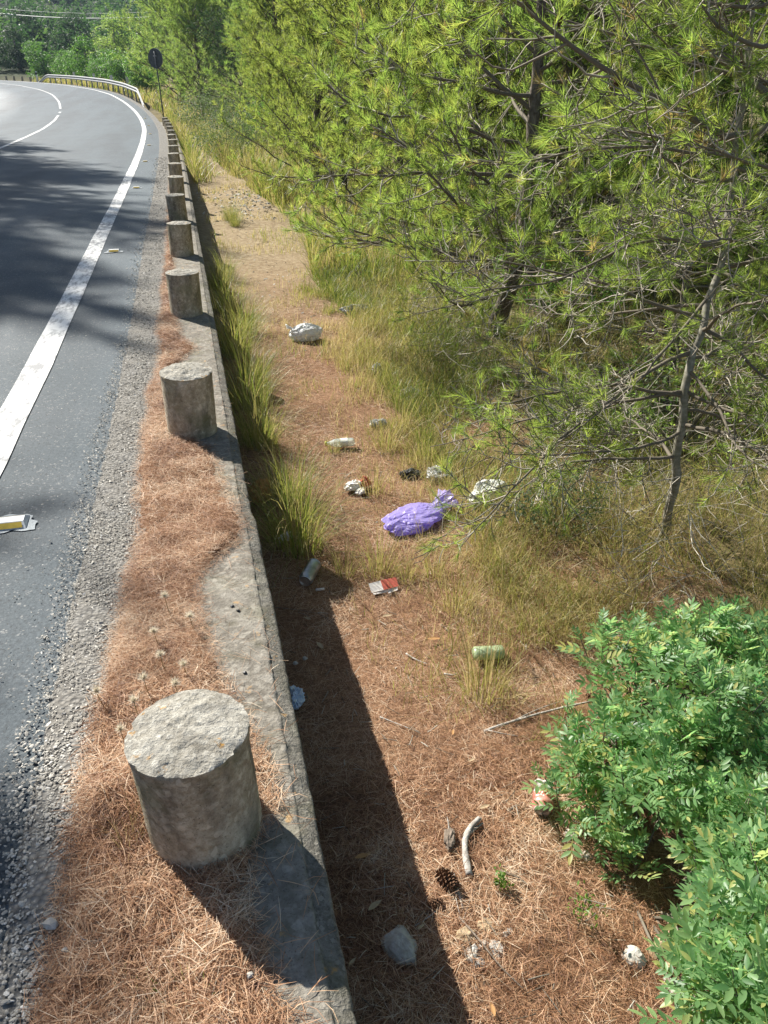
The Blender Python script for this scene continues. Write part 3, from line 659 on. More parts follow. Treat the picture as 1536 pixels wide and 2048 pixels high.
# ------------------------------------------------------------------ vegetation builders
UP = np.array([0, 0, 1.])
def grow(P0, D, L, k, curl=0.0, jit=.15):
    """N curved shoots: start points, directions, lengths -> polylines (N,k,3)"""
    N = len(P0); d = nrm(np.asarray(D, float)); p = np.asarray(P0, float).copy(); out = [p.copy()]
    curl = np.broadcast_to(np.asarray(curl, float), (N,))
    for _ in range(k - 1):
        d = nrm(d + RNG.normal(0, jit, (N, 3)) + UP * curl[:, None] / (k - 1))
        p = p + d * (np.asarray(L, float) / (k - 1))[:, None]; out.append(p.copy())
    return np.stack(out, 1)
def side_shoots(P, m, t0, t1, ang=(35, 65), flat=.5):
    """m side shoots on each polyline -> start, direction, parent index, parameter"""
    N, k, _ = P.shape; idx = np.repeat(np.arange(N), m)
    t = np.tile((np.arange(m) + .5) / m, N) + RNG.uniform(-.4, .4, N * m) / m; t = np.clip(t0 + (t1 - t0) * t, 0, .999)
    f = t * (k - 1); i = f.astype(int); w = (f - i)[:, None]
    A, B = P[idx, i], P[idx, i + 1]; p = A + (B - A) * w; T = nrm(B - A)
    rv = RNG.normal(0, 1, (len(idx), 3)); rv[:, 2] *= (1 - flat); rv = nrm(rv - T * (rv * T).sum(-1, keepdims=True))
    a = np.radians(RNG.uniform(*ang, len(idx)))[:, None]
    return p, nrm(T * np.cos(a) + rv * np.sin(a)), idx, t
def tuft_needles(tip, dirn, n, length, width, back=.05, spread=(12, 62), tint=None):
    """n needles in a brush at each twig tip -> V,T,tint"""
    N = len(tip); P = np.repeat(tip, n, 0); D = np.repeat(dirn, n, 0)
    s = RNG.random(N * n)[:, None]; P = P - D * back * s
    rv = RNG.normal(0, 1, (N * n, 3)); rv = nrm(rv - D * (rv * D).sum(-1, keepdims=True))
    a = np.radians(spread[0] + (spread[1] - spread[0]) * RNG.random(N * n) ** .8)[:, None] * (.55 + .45 * s)
    nd = nrm(D * np.cos(a) + rv * np.sin(a) + UP * .05); Ls = (length * RNG.uniform(.65, 1.1, N * n))[:, None]
    w = nrm(np.cross(nd, RNG.normal(0, 1, (N * n, 3)))) * width / 2
    V = np.stack([P - w, P + w, P + nd * Ls], 1).reshape(-1, 3); T = np.arange(N * n * 3).reshape(-1, 3)
    base = np.clip(RNG.normal(.5, .2, N), 0, .9) if tint is None else tint
    return V, T, np.repeat(np.clip(np.repeat(base, n) + RNG.normal(0, .1, N * n), 0, 1), 3)

def pine_detail(name, label, trunk_pts, trunk_r, branches, mat_trunk, needles=44, nlen=.075, nwid=.0019, m2=7, m3=5, keep=.75, tuft2=True, group=None, curl=.25, tint0=.45, bare=None, limbs=()):
    """a near pine: trunk, each main branch with its twigs as a part, crown of needle brushes.
    branches: list of (param on trunk 0..1, azimuth deg, elevation deg, length, radius)"""
    tp = np.asarray(trunk_pts, float); tr = np.asarray(trunk_r, float)
    root = thing(name, label, 'tree', tp[0], 0, group); o0 = tp[0]
    b = Bag(); tt = np.linspace(0, len(tp) - 1, (len(tp) - 1) * 6 + 1); ii = np.arange(len(tp))
    q = np.stack([np.interp(tt, ii, tp[:, j]) for j in range(3)], -1)
    for _ in range(8): q[1:-1] = (q[:-2] + 2 * q[1:-1] + q[2:]) / 4
    q[:, :2] += .006 * RNG.normal(0, 1, (len(q), 2)); rr = np.interp(tt, ii, tr)
    V, Q = tubes((q - o0)[None], (rr * RNG.uniform(.94, 1.08, len(rr)))[None], 12); b.add(V, Q); obj('trunk', b.mesh('pine_trunk', True), mat_trunk, root)
    cv, ct, ctint, cn = [], [], [], 0
    def grow_limb(B1, R, L):
        nonlocal cn
        bag = Bag(); V, Q = tubes(B1 - o0, np.linspace(R * .8, R * .16, 14)[None], 7); bag.add(V, Q, None, .25)
        s, dd, ix, tt1 = side_shoots(B1, max(3, int(m2 * L + 2)), .18, .97, (30, 70), .45)
        L2 = L * RNG.uniform(.22, .46, len(s)) * (1.15 - .75 * tt1)
        B2 = grow(s, dd, L2, 8, .3, .17); V, Q = tubes(B2 - o0, np.linspace(R * .26, R * .09, 8)[None] * np.ones((len(s), 1)), 4); bag.add(V, Q, None, np.repeat(RNG.uniform(.3, 1, len(s)), 32))
        s3, d3, ix3, t3 = side_shoots(B2, m3, .25, .98, (25, 60), .3)
        L3 = RNG.uniform(.05, .16, len(s3)) * (.5 + L2[ix3])
        B3 = grow(s3, d3, L3 + .03, 5, .35, .2); V, Q = tubes(B3 - o0, np.array([[.0026, .0023, .002, .0019, .0018]]) * np.ones((len(s3), 1)), 3); bag.add(V, Q, None, np.repeat(RNG.uniform(.2, 1, len(s3)), 15))
        obj('branch', bag.mesh('pine_branch', True), M['twig'], root)
        tips = [B3[:, -1], B1[:, -1]]; dirs = [nrm(B3[:, -1] - B3[:, -2]), nrm(B1[:, -1] - B1[:, -2])]; pw = [.35 + .65 * t3, np.ones(1)]
        if tuft2: tips.append(B2[:, -1]); dirs.append(nrm(B2[:, -1] - B2[:, -2])); pw.append(np.ones(len(B2)))
        tips, dirs, pw = np.concatenate(tips), np.concatenate(dirs), np.concatenate(pw)
        kk = RNG.random(len(tips)) < keep * pw
        if bare is not None: kk &= ~bare(tips)
        if kk.any():
            tn = np.clip(RNG.normal(tint0, .17, kk.sum()), 0, .88); tn = np.where(RNG.random(kk.sum()) < .025, 1.0, tn)
            V, T, ti = tuft_needles(tips[kk] - o0, dirs[kk], needles, nlen, nwid, .06, tint=tn)
            cv.append(V); ct.append(T + cn); ctint.append(ti); cn += len(V)
    for br in list(branches) + list(limbs):
        if len(br) == 2:
            lp, R = np.asarray(br[0], float), br[1]; ti_ = np.linspace(0, len(lp) - 1, 14); B1 = np.stack([np.interp(ti_, np.arange(len(lp)), lp[:, j]) for j in range(3)], -1)[None]
            B1[0, 1:-1] = (B1[0, :-2] + B1[0, 1:-1] * 2 + B1[0, 2:]) / 4; L = float(np.linalg.norm(np.diff(B1[0], axis=0), axis=1).sum())
            grow_limb(B1, R, L); continue
        (t, az, el, L, R) = br
        f = t * (len(q) - 1); i = min(int(f), len(q) - 2); p0 = q[i] + (q[i + 1] - q[i]) * (f - i)
        az, el = math.radians(az), math.radians(el)
        D = np.array([[math.sin(az) * math.cos(el), math.cos(az) * math.cos(el), math.sin(el)]])
        grow_limb(grow(p0[None], D, np.array([L]), 14, curl, .11), R, L)
    cr = obj('crown', make_mesh('pine_crown', np.concatenate(cv), [np.concatenate(ct)], False, np.concatenate(ctint)), M['pine_needle'], root); cr['kind'] = 'stuff'
    return root

def pine_proto(h, r, n_br, tufts_per, needles, nlen, nwid, clear=.12, lean=.05, seed=1, cone=.8):
    """meshes for a whole pine seen farther off: trunk with limbs, crown"""
    st = RNG.bit_generator.state
    tp = np.array([(0, 0, -.3), (lean * h * .3, 0, h * .3), (lean * h, .02 * h, h * .65), (lean * h * 1.2, .0, h)])
    b = Bag(); tube1(b, tp, [r, r * .8, r * .45, r * .1], 8, .2, True, 5)
    t = np.sort(RNG.uniform(clear, .98, n_br)); q = np.stack([np.interp(t * (h + .3) - .3, tp[:, 2], tp[:, j]) for j in range(3)], -1)
    az = np.arange(n_br) * 2.4 + RNG.uniform(-.5, .5, n_br); el = np.radians(RNG.uniform(5, 35, n_br) + 35 * t)
    L = h * (.16 + .30 * (1 - t) ** cone * np.minimum(1, (t - clear) * 6 + .55)) * RNG.uniform(.7, 1.15, n_br)
    D = np.stack([np.cos(az) * np.cos(el), np.sin(az) * np.cos(el), np.sin(el)], -1)
    B1 = grow(q, D, L, 8, .3, .1); V, Q = tubes(B1, (r * .28 * (1 - .6 * t))[:, None] * np.linspace(1, .25, 8)[None], 5); b.add(V, Q, None, .2)
    s, d, ix, tt = side_shoots(B1, tufts_per, .2, 1.0, (25, 70), .25)
    B2 = grow(s, d, L[ix] * RNG.uniform(.12, .4, len(s)) * (1.2 - .6 * tt), 4, .5, .2)
    V, Q = tubes(B2, np.full((len(s), 4), r * .045), 3); b.add(V, Q, None, .4)
    tips = np.concatenate([B2[:, -1], B2[:, 2], B1[:, -1]]); dirs = np.concatenate([nrm(B2[:, -1] - B2[:, -2]), nrm(B2[:, 2] - B2[:, 1]), nrm(B1[:, -1] - B1[:, -2])])
    V, T, ti = tuft_needles(tips, dirs, needles, nlen, nwid, nlen * .9, (10, 75))
    return b.mesh('pine_trunk', True), make_mesh('pine_crown', V, [T], False, ti)
def leaf_cards(P, Nn, size, tint=None):
    """small folded leaf-like faces at P, facing about Nn"""
    n = len(P); a = nrm(np.cross(Nn, RNG.normal(0, 1, (n, 3)))); c = nrm(np.cross(Nn, a)); s = (size * RNG.uniform(.6, 1.25, n))[:, None]
    V = np.stack([P - a * s * .5, P + c * s * .26 + Nn * s * .06, P + a * s * .5 - Nn * s * .1, P - c * s * .26 + Nn * s * .06], 1).reshape(-1, 3)
    t = np.clip(RNG.normal(.5, .22, n), 0, 1) if tint is None else tint
    return V, np.arange(n * 4).reshape(-1, 4), np.repeat(t, 4)
def blob_crown(blobs, n, size, shell=.55):
    """leaf faces in the outer part of uneven lobes"""
    bl = np.asarray(blobs, float); w = (bl[:, 3] * bl[:, 4]); k = RNG.choice(len(bl), n, p=w / w.sum()); d = nrm(RNG.normal(0, 1, (n, 3)))
    rad = (shell + (1 - shell) * RNG.random(n) ** .6)
    lump = 1 + .28 * fbm(d * 2.2 + k[:, None] * 7.7, 3)
    P = bl[k, :3] + d * np.stack([bl[k, 3], bl[k, 3], bl[k, 4]], -1) * (rad * lump)[:, None]
    hole = fbm(P * (1.6 / np.mean(bl[:, 3])), 2) > -.45
    P, d = P[hole], d[hole]
    return leaf_cards(P, nrm(d * .7 + UP * .5 + RNG.normal(0, .5, P.shape)), size)
def tree_proto(h, r, blobs, n, size):
    b = Bag(); tube1(b, [(0, 0, -.3), (.03 * h, 0, h * .3), (.0, .03 * h, h * .75)], [r, r * .75, r * .3], 7, .2, True, 3)
    for (x, y, z, a, c) in blobs:
        tube1(b, [(.02 * h, 0, h * .22), (x * .5, y * .5, z * .75), (x, y, z)], [r * .5, r * .35, r * .12], 5, .2, True, 3)
    V, Q, t = blob_crown(blobs, n, size)
    return b.mesh('tree_trunk', True), make_mesh('tree_crown', V, [Q], False, t)
def plant_tree(name, label, protos, mat, loc, s, rz, group=None, trunk_mat=None, cat='tree'):
    t = thing(name, label, cat, loc, rz, group); t.scale = (s, s, s) if np.isscalar(s) else s
    a = obj('trunk', protos[0], None, t); c = obj('crown', protos[1], None, t)
    for o, m in ((a, trunk_mat or M['bark']), (c, mat)):
        if not o.data.materials: o.data.materials.append(m)
        o.material_slots[0].link = 'OBJECT'; o.material_slots[0].material = m
    return t
def blades(base, az, lean, droop, L, w, k=6):
    """arched grass blades -> V,Q"""
    n = len(base); t = np.linspace(0, 1, k); th = lean[:, None] + droop[:, None] * t[None] ** 1.4; st = L[:, None] / (k - 1)
    hx = np.concatenate([np.zeros((n, 1)), np.cumsum(np.sin(th[:, :-1]) * st, 1)], 1); hz = np.concatenate([np.zeros((n, 1)), np.cumsum(np.cos(th[:, :-1]) * st, 1)], 1)
    C = base[:, None] + np.stack([hx * np.cos(az)[:, None], hx * np.sin(az)[:, None], hz], -1)
    tw = az + np.pi / 2 + RNG.normal(0, .6, n); S = np.stack([np.cos(tw), np.sin(tw), np.zeros(n)], -1)[:, None] * (w[:, None] / 2 * (1 - .88 * t[None] ** 1.5))[..., None]
    V = np.stack([C - S, C + S], 2).reshape(-1, 3)
    i = np.arange(k - 1) * 2; f = np.stack([i, i + 1, i + 3, i + 2], -1)
    Q = (f[None] + (np.arange(n) * k * 2)[:, None, None]).reshape(-1, 4)
    return V, Q
def tussock_mesh(n, R, L, w, lean=.55, droop=1.2, tint=(.3, .25), k=6, base_dead=True):
    a = RNG.uniform(0, 2 * np.pi, n); rr = R * np.sqrt(RNG.random(n)); base = np.stack([rr * np.cos(a), rr * np.sin(a), np.full(n, -.02)], -1)
    az = a + RNG.normal(0, .5, n); ln = np.abs(RNG.normal(0, lean, n)) * (.35 + .65 * rr / R); dr = np.abs(RNG.normal(droop, droop * .45, n))
    V, Q = blades(base, az, ln, dr, L * RNG.uniform(.45, 1.1, n), w * RNG.uniform(.6, 1.2, n), k)
    t = np.clip(RNG.normal(tint[0], tint[1], n), 0, 1)
    return make_mesh('grass_tussock', V, [Q], False, np.repeat(t, k * 2))

# ------------------------------------------------------------------ grass
tus = [tussock_mesh(480, .13, .58, .0030, .6, 1.6, (.36, .28), 7) for _ in range(3)]
tus_dry = [tussock_mesh(110, .045, .22, .0024, .45, .8, (.66, .24), 5) for _ in range(4)]
def tussock(u, v, s, label, meshes, mat='grass', group=None, world=None):
    p = at(u, v) if world is None else np.array([world[0], world[1], float(ground_h(world[0], world[1]))])
    o = obj('grass_tussock', meshes[random.randrange(len(meshes))], M['grass'], None, [float(q) for q in p])
    o.scale = (s, s, s * random.uniform(.9, 1.1)); o.rotation_euler = (0, 0, random.uniform(0, 6.28))
    return tag(o, label, 'grass', group)
WG, DG = 'grass tussocks at the foot of the kerb wall', 'small dry tufts on the needle floor'
tussock(0, 0, 1.0, 'big arching tussock by the kerb wall just above the silver can', tus, group=WG, world=(.33, 3.22))
tussock(0, 0, .8, 'tussock leaning over the crumpled brown wrapper by the kerb', tus, group=WG, world=(.36, 3.72))
for k, (x_, y_, s_) in enumerate([(.28, 4.5, .85), (.27, 5.2, 1.05), (.36, 5.75, .75), (.26, 6.4, 1.1), (.40, 7.1, .9), (.30, 8.0, 1.05), (.26, 8.9, .7), (.36, 9.5, .8)]):
    tussock(0, 0, s_, '%s tussock along the foot of the kerb wall, counted from the silver can' % ordinal[k + 2], tus, group=WG, world=(x_, y_))
for k, (u, v, s_) in enumerate([(462, 440, .8), (470, 452, .6)]): tussock(u, v, s_, ['larger yellowish tussock on the pale path beyond the white bag', 'smaller yellowish tussock on the pale path beyond the white bag'][k], tus, group='tussocks on the pale path')
for (u, v, s_, lab) in [(690, 1152, 1.0, 'pale spiky tuft right beside the silver can'), (757, 1148, 1.35, 'upright dry tuft directly behind the red and white carton'), (812, 1160, 1.0, 'thin tuft at the right end of the red and white carton'),
                     (868, 1152, 1.0, 'thin dry tuft between the carton and the grass edge'), (912, 1222, 1.25, 'straggling tuft on bare needles above the green bottle'), (968, 1392, 1.45, 'tall brown tuft just below the green bottle'),
                     (885, 1025, 1.3, 'tuft pressed against the neck of the purple bag'), (745, 985, 1.2, 'tuft beside the crumpled red and white tissue'), (668, 905, .8, 'small tuft in front of the plastic bottle with yellow cap'),
                     (720, 445, 1.4, 'dry tuft at the far path edge'), (690, 735, 1.1, 'tuft on the path in front of the tied white bag'), (800, 860, 1.3, 'dry tuft left of the path above the purple bag'),
                     (770, 900, 1.5, 'clump of brown stalks behind the plastic bottle'), (850, 930, 1.4, 'brown stalks behind the dark rag'), (735, 700, 1.1, 'dry tuft at the path edge right of the white bag')]:
    tussock(u, v, s_, lab, tus_dry, group=DG)
# dry stalks near the kerb front and the green shoots at the lower edge
o = obj('grass_tussock', tussock_mesh(45, .03, .2, .0022, .5, .7, (.45, .25), 5), M['grass_dry'], None, [float(q) for q in road_pt(1.18, -.275, .015)]); o.scale = (.8, .8, .75); tag(o, 'dry tuft among the needles left of the nearest bollard', 'grass')
gm = tussock_mesh(140, .05, .055, .0028, .5, .5, (.5, .2), 4)
for k, yx in enumerate([(.835, -.262), (.825, -.165)]):
    o = obj('grass_tuft', gm, M['green_grass'], None, [float(q) for q in road_pt(yx[0], yx[1], .012)]); o.rotation_euler = (0, 0, k * 2.)
    tag(o, ['fresh green grass shoots at the bottom edge, left clump', 'fresh green grass shoots at the bottom edge, right clump'][k], 'grass', 'green shoots at the bottom edge')

def grass_field(name, label, n, region, L, w, lean, droop, tint, k=5, mat='grass'):
    x, y = region(n); z = ground_h(x, y); n = len(x)
    V, Q = blades(np.stack([x, y, z - .01], -1), RNG.uniform(0, 2 * np.pi, n), np.abs(RNG.normal(0, lean, n)), np.abs(RNG.normal(droop, .4 * droop, n)), L(x, y) * RNG.uniform(.5, 1.15, n), w(y) * RNG.uniform(.6, 1.2, n), k)
    t = np.clip(RNG.normal(tint, .3, n) + .3 * n2(x, y, 1.4, 2, 4.), 0, 1)
    return tag(obj(name, make_mesh(name, V, [Q], False, np.repeat(t, k * 2)), M[mat]), label, kind='stuff')
def clumpy(x, y, sc=2.2, th=-.1): return n2(x, y, sc, 3, 6.) > th
def edge_x(y): return np.interp(y, [.8, 1.6, 1.9, 2.2, 2.7, 3.5, 5.1, 6.1, 7.7, 9.3, 12, 16, 22], [1.4, 1.25, 1.12, 1.16, 1.25, 1.35, 1.42, 1.35, 1.6, 1.5, 1.85, 1.8, 1.5])
def reg_near(n):
    y = 1.4 + 8.6 * RNG.random(n) ** 1.3; x = edge_x(y) + RNG.exponential(1.1, n) - .12; k = clumpy(x, y, 2.6, -.22) & (x < 6.5); return x[k], y[k]
grass_field('grass', 'long arching green and straw grass under the pines', 56000, reg_near, lambda x, y: .24 + .18 * sstep(0, .9, x - edge_x(y)), lambda y: np.interp(y, [1, 4, 10], [.0026, .0034, .0065]), .8, 1.4, .38)
def reg_edge(n):
    y = RNG.uniform(1.7, 9, n); x = edge_x(y) + RNG.normal(-.12, .18, n); k = clumpy(x, y, 3.5, .05) & (x > .5); return x[k], y[k]
grass_field('dry_grass', 'short dry grass along the edge of the needle floor', 14000, reg_edge, lambda x, y: .16 + 0 * x, lambda y: np.interp(y, [1, 4, 10], [.0022, .003, .006]), .55, .8, .7)
def reg_path(n):
    y = RNG.uniform(2.0, 8.5, n); x = RNG.uniform(.5, 1.5, n); k = clumpy(x, y, 4.5, .28); return x[k], y[k]
grass_field('sparse_grass', 'thin dry stems dotted over the needle floor', 7000, reg_path, lambda x, y: .11 + 0 * x, lambda y: np.interp(y, [1, 4, 10], [.002, .0028, .005]), .5, .6, .72, 4)
def reg_track(n):
    y = 7 + 16 * RNG.random(n); x = RNG.uniform(.3, 1.9, n); k = clumpy(x, y, 2.6, .22); return x[k], y[k]
grass_field('path_grass', 'short straw tufts dotted over the pale path', 9000, reg_track, lambda x, y: .14 + 0 * x, lambda y: np.interp(y, [7, 20], [.004, .011]), .55, .7, .68, 4)
def reg_far(n):
    y = 9 + 32 * RNG.random(n) ** 1.3; sd = (RNG.random(n) < .2) & (y > 19)
    x = shift(y) + np.where(sd, .25 + RNG.exponential(.14, n), edge_x(y) + RNG.exponential(1.3, n) - .15 - .03 * np.clip(y - 15, 0, 40)); k = clumpy(x, y, 1.1, -.25) & (x - shift(y) > .15); return x[k], y[k]
grass_field('verge_grass', 'tall straw-green grass beside the path farther along the kerb', 21000, reg_far, lambda x, y: .5 + .25 * sstep(10, 20, y), lambda y: np.interp(y, [9, 20, 40], [.009, .016, .03]), .4, .8, .45, 5)
def reg_bend(n):
    y = 40 + 65 * RNG.random(n); x = shift(y) + .4 + RNG.exponential(2.2, n); return x, y
grass_field('bend_grass', 'rough grass behind the crash barrier', 5000, reg_bend, lambda x, y: .6 + 0 * x, lambda y: np.interp(y, [40, 100], [.05, .1]), .4, .7, .5, 4)
def reg_left(n):
    y = 45 + 90 * RNG.random(n); p = road_pt(y, -9.6 - RNG.exponential(1.5, n)); return p[:, 0], p[:, 1]
grass_field('left_verge_grass', 'dry grass on the inner verge of the bend', 4500, reg_left, lambda x, y: .7 + 0 * x, lambda y: np.interp(y, [40, 100], [.05, .1]), .4, .7, .6, 4)

# tangle of dead twigs under the pines
n_ = 1500; yt = 2.2 + 5.5 * RNG.random(n_) ** 1.4; xt = edge_x(yt) + .35 + RNG.exponential(.9, n_); zt = ground_h(xt, yt) + RNG.uniform(0, .55, n_) * sstep(0, .6, xt - edge_x(yt)); aa = RNG.uniform(0, 6.28, n_)
Pt = grow(np.stack([xt, yt, zt], -1), np.stack([np.cos(aa), np.sin(aa), RNG.normal(0, .35, n_)], -1), RNG.uniform(.12, .5, n_), 7, RNG.normal(0, .4, n_), .16)
Vt, Qt = tubes(Pt, np.linspace(1, .4, 7)[None] * RNG.uniform(.0011, .0024, n_)[:, None], 3)
tag(obj('dead_twigs', Bag().add(Vt, Qt, None, np.repeat(RNG.uniform(.2, 1, n_), 21)).mesh('dead_twigs'), M['twig']), 'tangle of fine dead grey twigs in the grass under the pines', kind='stuff')

# ------------------------------------------------------------------ near pines
def auto_branches(n, t0, t1, L, R, el=(0, 30), az=None, seed=0):
    out = []
    for i in range(n):
        t = t0 + (t1 - t0) * (i + random.uniform(.2, .8)) / n
        a = (i * 137.5 + random.uniform(-25, 25)) if az is None else random.uniform(*az)
        out.append((t, a, random.uniform(*el), L * random.uniform(.7, 1.15) * (1.1 - .45 * t), R * (1.1 - .4 * t)))
    return out
g = lambda p: np.array([p[0], p[1], float(ground_h(p[0], p[1])) - .05])
p1 = at(1325, 1085)
tr1 = [g(p1), at_y(1352, 960, 2.62), at_y(1375, 730, 2.72), at_y(1440, 545, 2.9), at_y(1470, 350, 3.0), at_y(1492, 150, 3.05), at_y(1520, -150, 3.1)]
pine_detail('pine_sapling', 'slender young pine with pale bark and sparse twiggy branches rising behind the leafy bush', tr1, [.023, .019, .0165, .0145, .013, .011, .008],
            auto_branches(15, .16, .96, .95, .012, (-18, 22)) + [(.30, -70, -5, 1.2, .011), (.36, -95, -8, 1.3, .012), (.2, -80, -2, 1.0, .01), (.46, -140, -6, 1.1, .01), (.6, -150, -4, 1.1, .01), (.7, -75, 0, 1.2, .01), (.33, -170, -8, .9, .01), (.27, 90, 0, .7, .01), (.42, -60, 2, 1.25, .011), (.24, -110, -8, .9, .010), (.55, -80, 4, 1.25, .011), (.3, 150, -5, .9, .01), (.66, -120, 2, 1.1, .01), (.5, 160, -10, .9, .01), (.4, 120, -15, .8, .01)],
            M['pale_bark'], 36, .07, .0018, 10, 6, .52, True, 'pines beside the verge', .12, .55)
p2 = at(985, 665)
tr2 = [g(p2), at_y(1020, 575, 6.1), at_y(1050, 470, 6.15), at_y(1060, 330, 6.2), at_y(1073, 160, 6.2), at_y(1083, 0, 6.2), at_y(1092, -300, 6.3), at_y(1095, -700, 6.3)]
pine_detail('pine_tree', 'bushy pine with a dark fissured trunk standing right of the white bag', tr2, [.075, .066, .058, .050, .041, .034, .024, .01],
            auto_branches(30, .14, .92, 1.75, .024, (-5, 28)) + [(.2, -95, -4, 1.7, .022), (.27, -75, 0, 1.9, .024), (.34, -110, 5, 1.9, .022), (.16, -120, -8, 1.5, .02), (.4, -85, 8, 2.0, .024), (.3, -140, 0, 1.6, .02), (.46, -100, 10, 1.9, .022), (.24, -160, -5, 1.4, .02), (.52, -70, 12, 1.9, .022), (.22, 170, -8, 1.4, .02)],
            M['bark'], 46, .085, .0027, 9, 6, .95, True, 'pines beside the verge', .3, .55, bare=lambda P: np.hypot(P[:, 0] - 2.66, P[:, 1] - 6.2) < .6)
p4 = np.array([3.0, 4.3, float(ground_h(3.0, 4.3)) - .05])
pine_detail('pine_sapling', 'low bushy young pine between the slender sapling and the dark-trunked pine', [p4, (3.02, 4.35, -.2), (3.05, 4.4, .3), (3.03, 4.45, .75), (3.07, 4.45, 1.15)], [.03, .026, .021, .015, .008],
            auto_branches(22, .12, .95, .9, .011, (-15, 18)) + [(.2, -120, -10, 1.1, .011), (.3, -150, -8, 1.1, .011), (.25, -170, -12, 1.1, .011), (.35, 170, -10, 1.1, .011)],
            M['bark'], 36, .07, .0021, 9, 5, .55, True, 'pines beside the verge', .15, .55)
p3 = np.array([2.75, 2.55, float(ground_h(2.75, 2.55)) - .05])
tr3 = [p3, (2.7, 2.55, .0), (2.62, 2.6, .6), (2.5, 2.7, 1.15), (2.45, 2.75, 1.9), (2.5, 2.8, 2.8)]
pine_detail('pine_tree', 'stout pine at the right edge with a long limb slanting across the top', tr3, [.075, .07, .06, .05, .042, .02],
            [(.60, -62, 22, 1.9, .024), (.64, -35, 14, 1.5, .016), (.70, -80, 18, 1.4, .016), (.56, -90, 4, 1.0, .013), (.78, -50, 8, 1.5, .016), (.52, -30, -2, 1.1, .013), (.84, -100, 5, 1.3, .014), (.9, -60, 0, 1.3, .014), (.48, -60, -8, 1.0, .012), (.75, 170, 5, .9, .012), (.66, 20, 10, 1.2, .014)],
            M['pale_bark'], 40, .075, .0021, 7, 5, .8, True, 'pines beside the verge', .1, .5, limbs=[([(2.47, 2.73, 1.5), at_y(1480, 305, 2.72), at_y(1390, 235, 2.75), at_y(1220, 150, 2.8), at_y(1100, 60, 2.85), at_y(1030, 0, 2.9), at_y(900, -110, 3.0)], .019), ([(2.45, 2.75, 1.9), at_y(1536, 20, 2.7), at_y(1400, 5, 2.75), at_y(1250, -40, 2.8)], .012), ([(2.46, 2.74, 1.75), at_y(1536, 105, 2.6), at_y(1440, 60, 2.6), at_y(1380, -20, 2.65)], .014)])

# ------------------------------------------------------------------ pines and trees farther off
PA = pine_proto(5.5, .09, 95, 24, 20, .115, .0075, .0, .05)
PB = pine_proto(4.2, .07, 80, 22, 20, .105, .007, .0, -.04)
PC = pine_proto(9.0, .14, 120, 22, 16, .22, .016, .04, .03, cone=.7)
GP = 'pines behind the verge'
k = 0
mids = [(3.9, 7.6, PA, .95, 'pine_far', 'bright pine just behind the bushy pine with the dark trunk'), (3.5, 9.6, PB, .95, 'pine_yellow', 'low bushy pine at the edge of the tall grass beyond the white bag'), (5.2, 5.6, PA, .9, 'pine_far', 'pine deep among the branches behind the slender sapling'),
        (4.7, 10.2, PA, 1.1, 'pine_yellow', 'tall sunlit pine in the second row right of the path'), (6.5, 8.0, PC, .7, 'pine_far', 'pine filling the back of the thicket at the right'), (4.6, 3.6, PB, .9, 'pine_far', 'pine at the far right behind the pale trunk'),
        (3.3, 12.6, PA, .9, 'pine_yellow', 'yellow-green pine right of the path end'), (2.6, 16.5, PB, 1.05, 'pine_yellow', 'small rounded yellow-green pine beside the end of the path'), (4.6, 15.5, PC, .62, 'pine_yellow', 'tall yellow-green pine standing behind the small rounded one'),
        (7.2, 12.5, PC, .75, 'pine_far', 'large pine in the third row behind the thicket'), (6.2, 19.5, PC, .8, 'pine_yellow', 'pine with a dark bare trunk top beside the pole-like stem'), (3.0, 23.5, PA, .9, 'pine_yellow', 'yellow-green pine behind the scrub along the kerb'),
        (5.6, 28, PC, .75, 'pine_yellow', 'bright pine standing above the scrub before the bend'), (3.9, 36, PC, .8, 'pine_far', 'dark green pine right behind the round sign'), (8.5, 25, PC, .9, 'pine_far', 'broad pine in the middle distance above the tall grass'),
        (9.5, 17, PC, .85, 'pine_far', 'high pine at the back of the thicket'), (4.3, 44, PC, 1.05, 'pine_dark', 'tall dark pine beyond the round sign'), (1.6, 50, PC, .85, 'pine_far', 'pine between the round sign and the crash barrier end'), (9.5, 38, PC, 1.1, 'pine_far', 'tall pine behind the bright ones in the middle distance')]
for (x_, y_, pr, s_, m_, lab) in mids:
    plant_tree('pine_tree', lab, pr, M[m_], (x_, y_, float(ground_h(x_, y_))), s_, random.uniform(0, 6.28), GP)
# bare dark stem rising over the middle pines
b = Bag(); tube1(b, [(0, 0, -.2), (.03, 0, 2), (.0, 0, 5.0)], [.09, .082, .072], 9, 0, True, 4)
q1 = at_y(676, 50, 14.4); tz = float(ground_h(q1[0], 14.4)); t = thing('dead_pine', 'straight dark bare pine stem rising at the top of the picture', 'tree', (q1[0], 14.4, tz))
obj('trunk', b.mesh('dead_stem', True), M['dark_trunk'], t)
for zz, az, L in ((q1[2] - tz + .15, 2.6, .35), (q1[2] - tz - .35, .3, .3), (q1[2] - tz + .5, 3.4, .5)):
    b = Bag(); tube1(b, [(0, 0, zz), (L * .6 * math.cos(az), L * .6 * math.sin(az), zz + .05), (L * math.cos(az), L * math.sin(az), zz + .16)], [.022, .015, .008], 5); obj('branch', b.mesh('dead_branch'), M['dead_wood'], t)

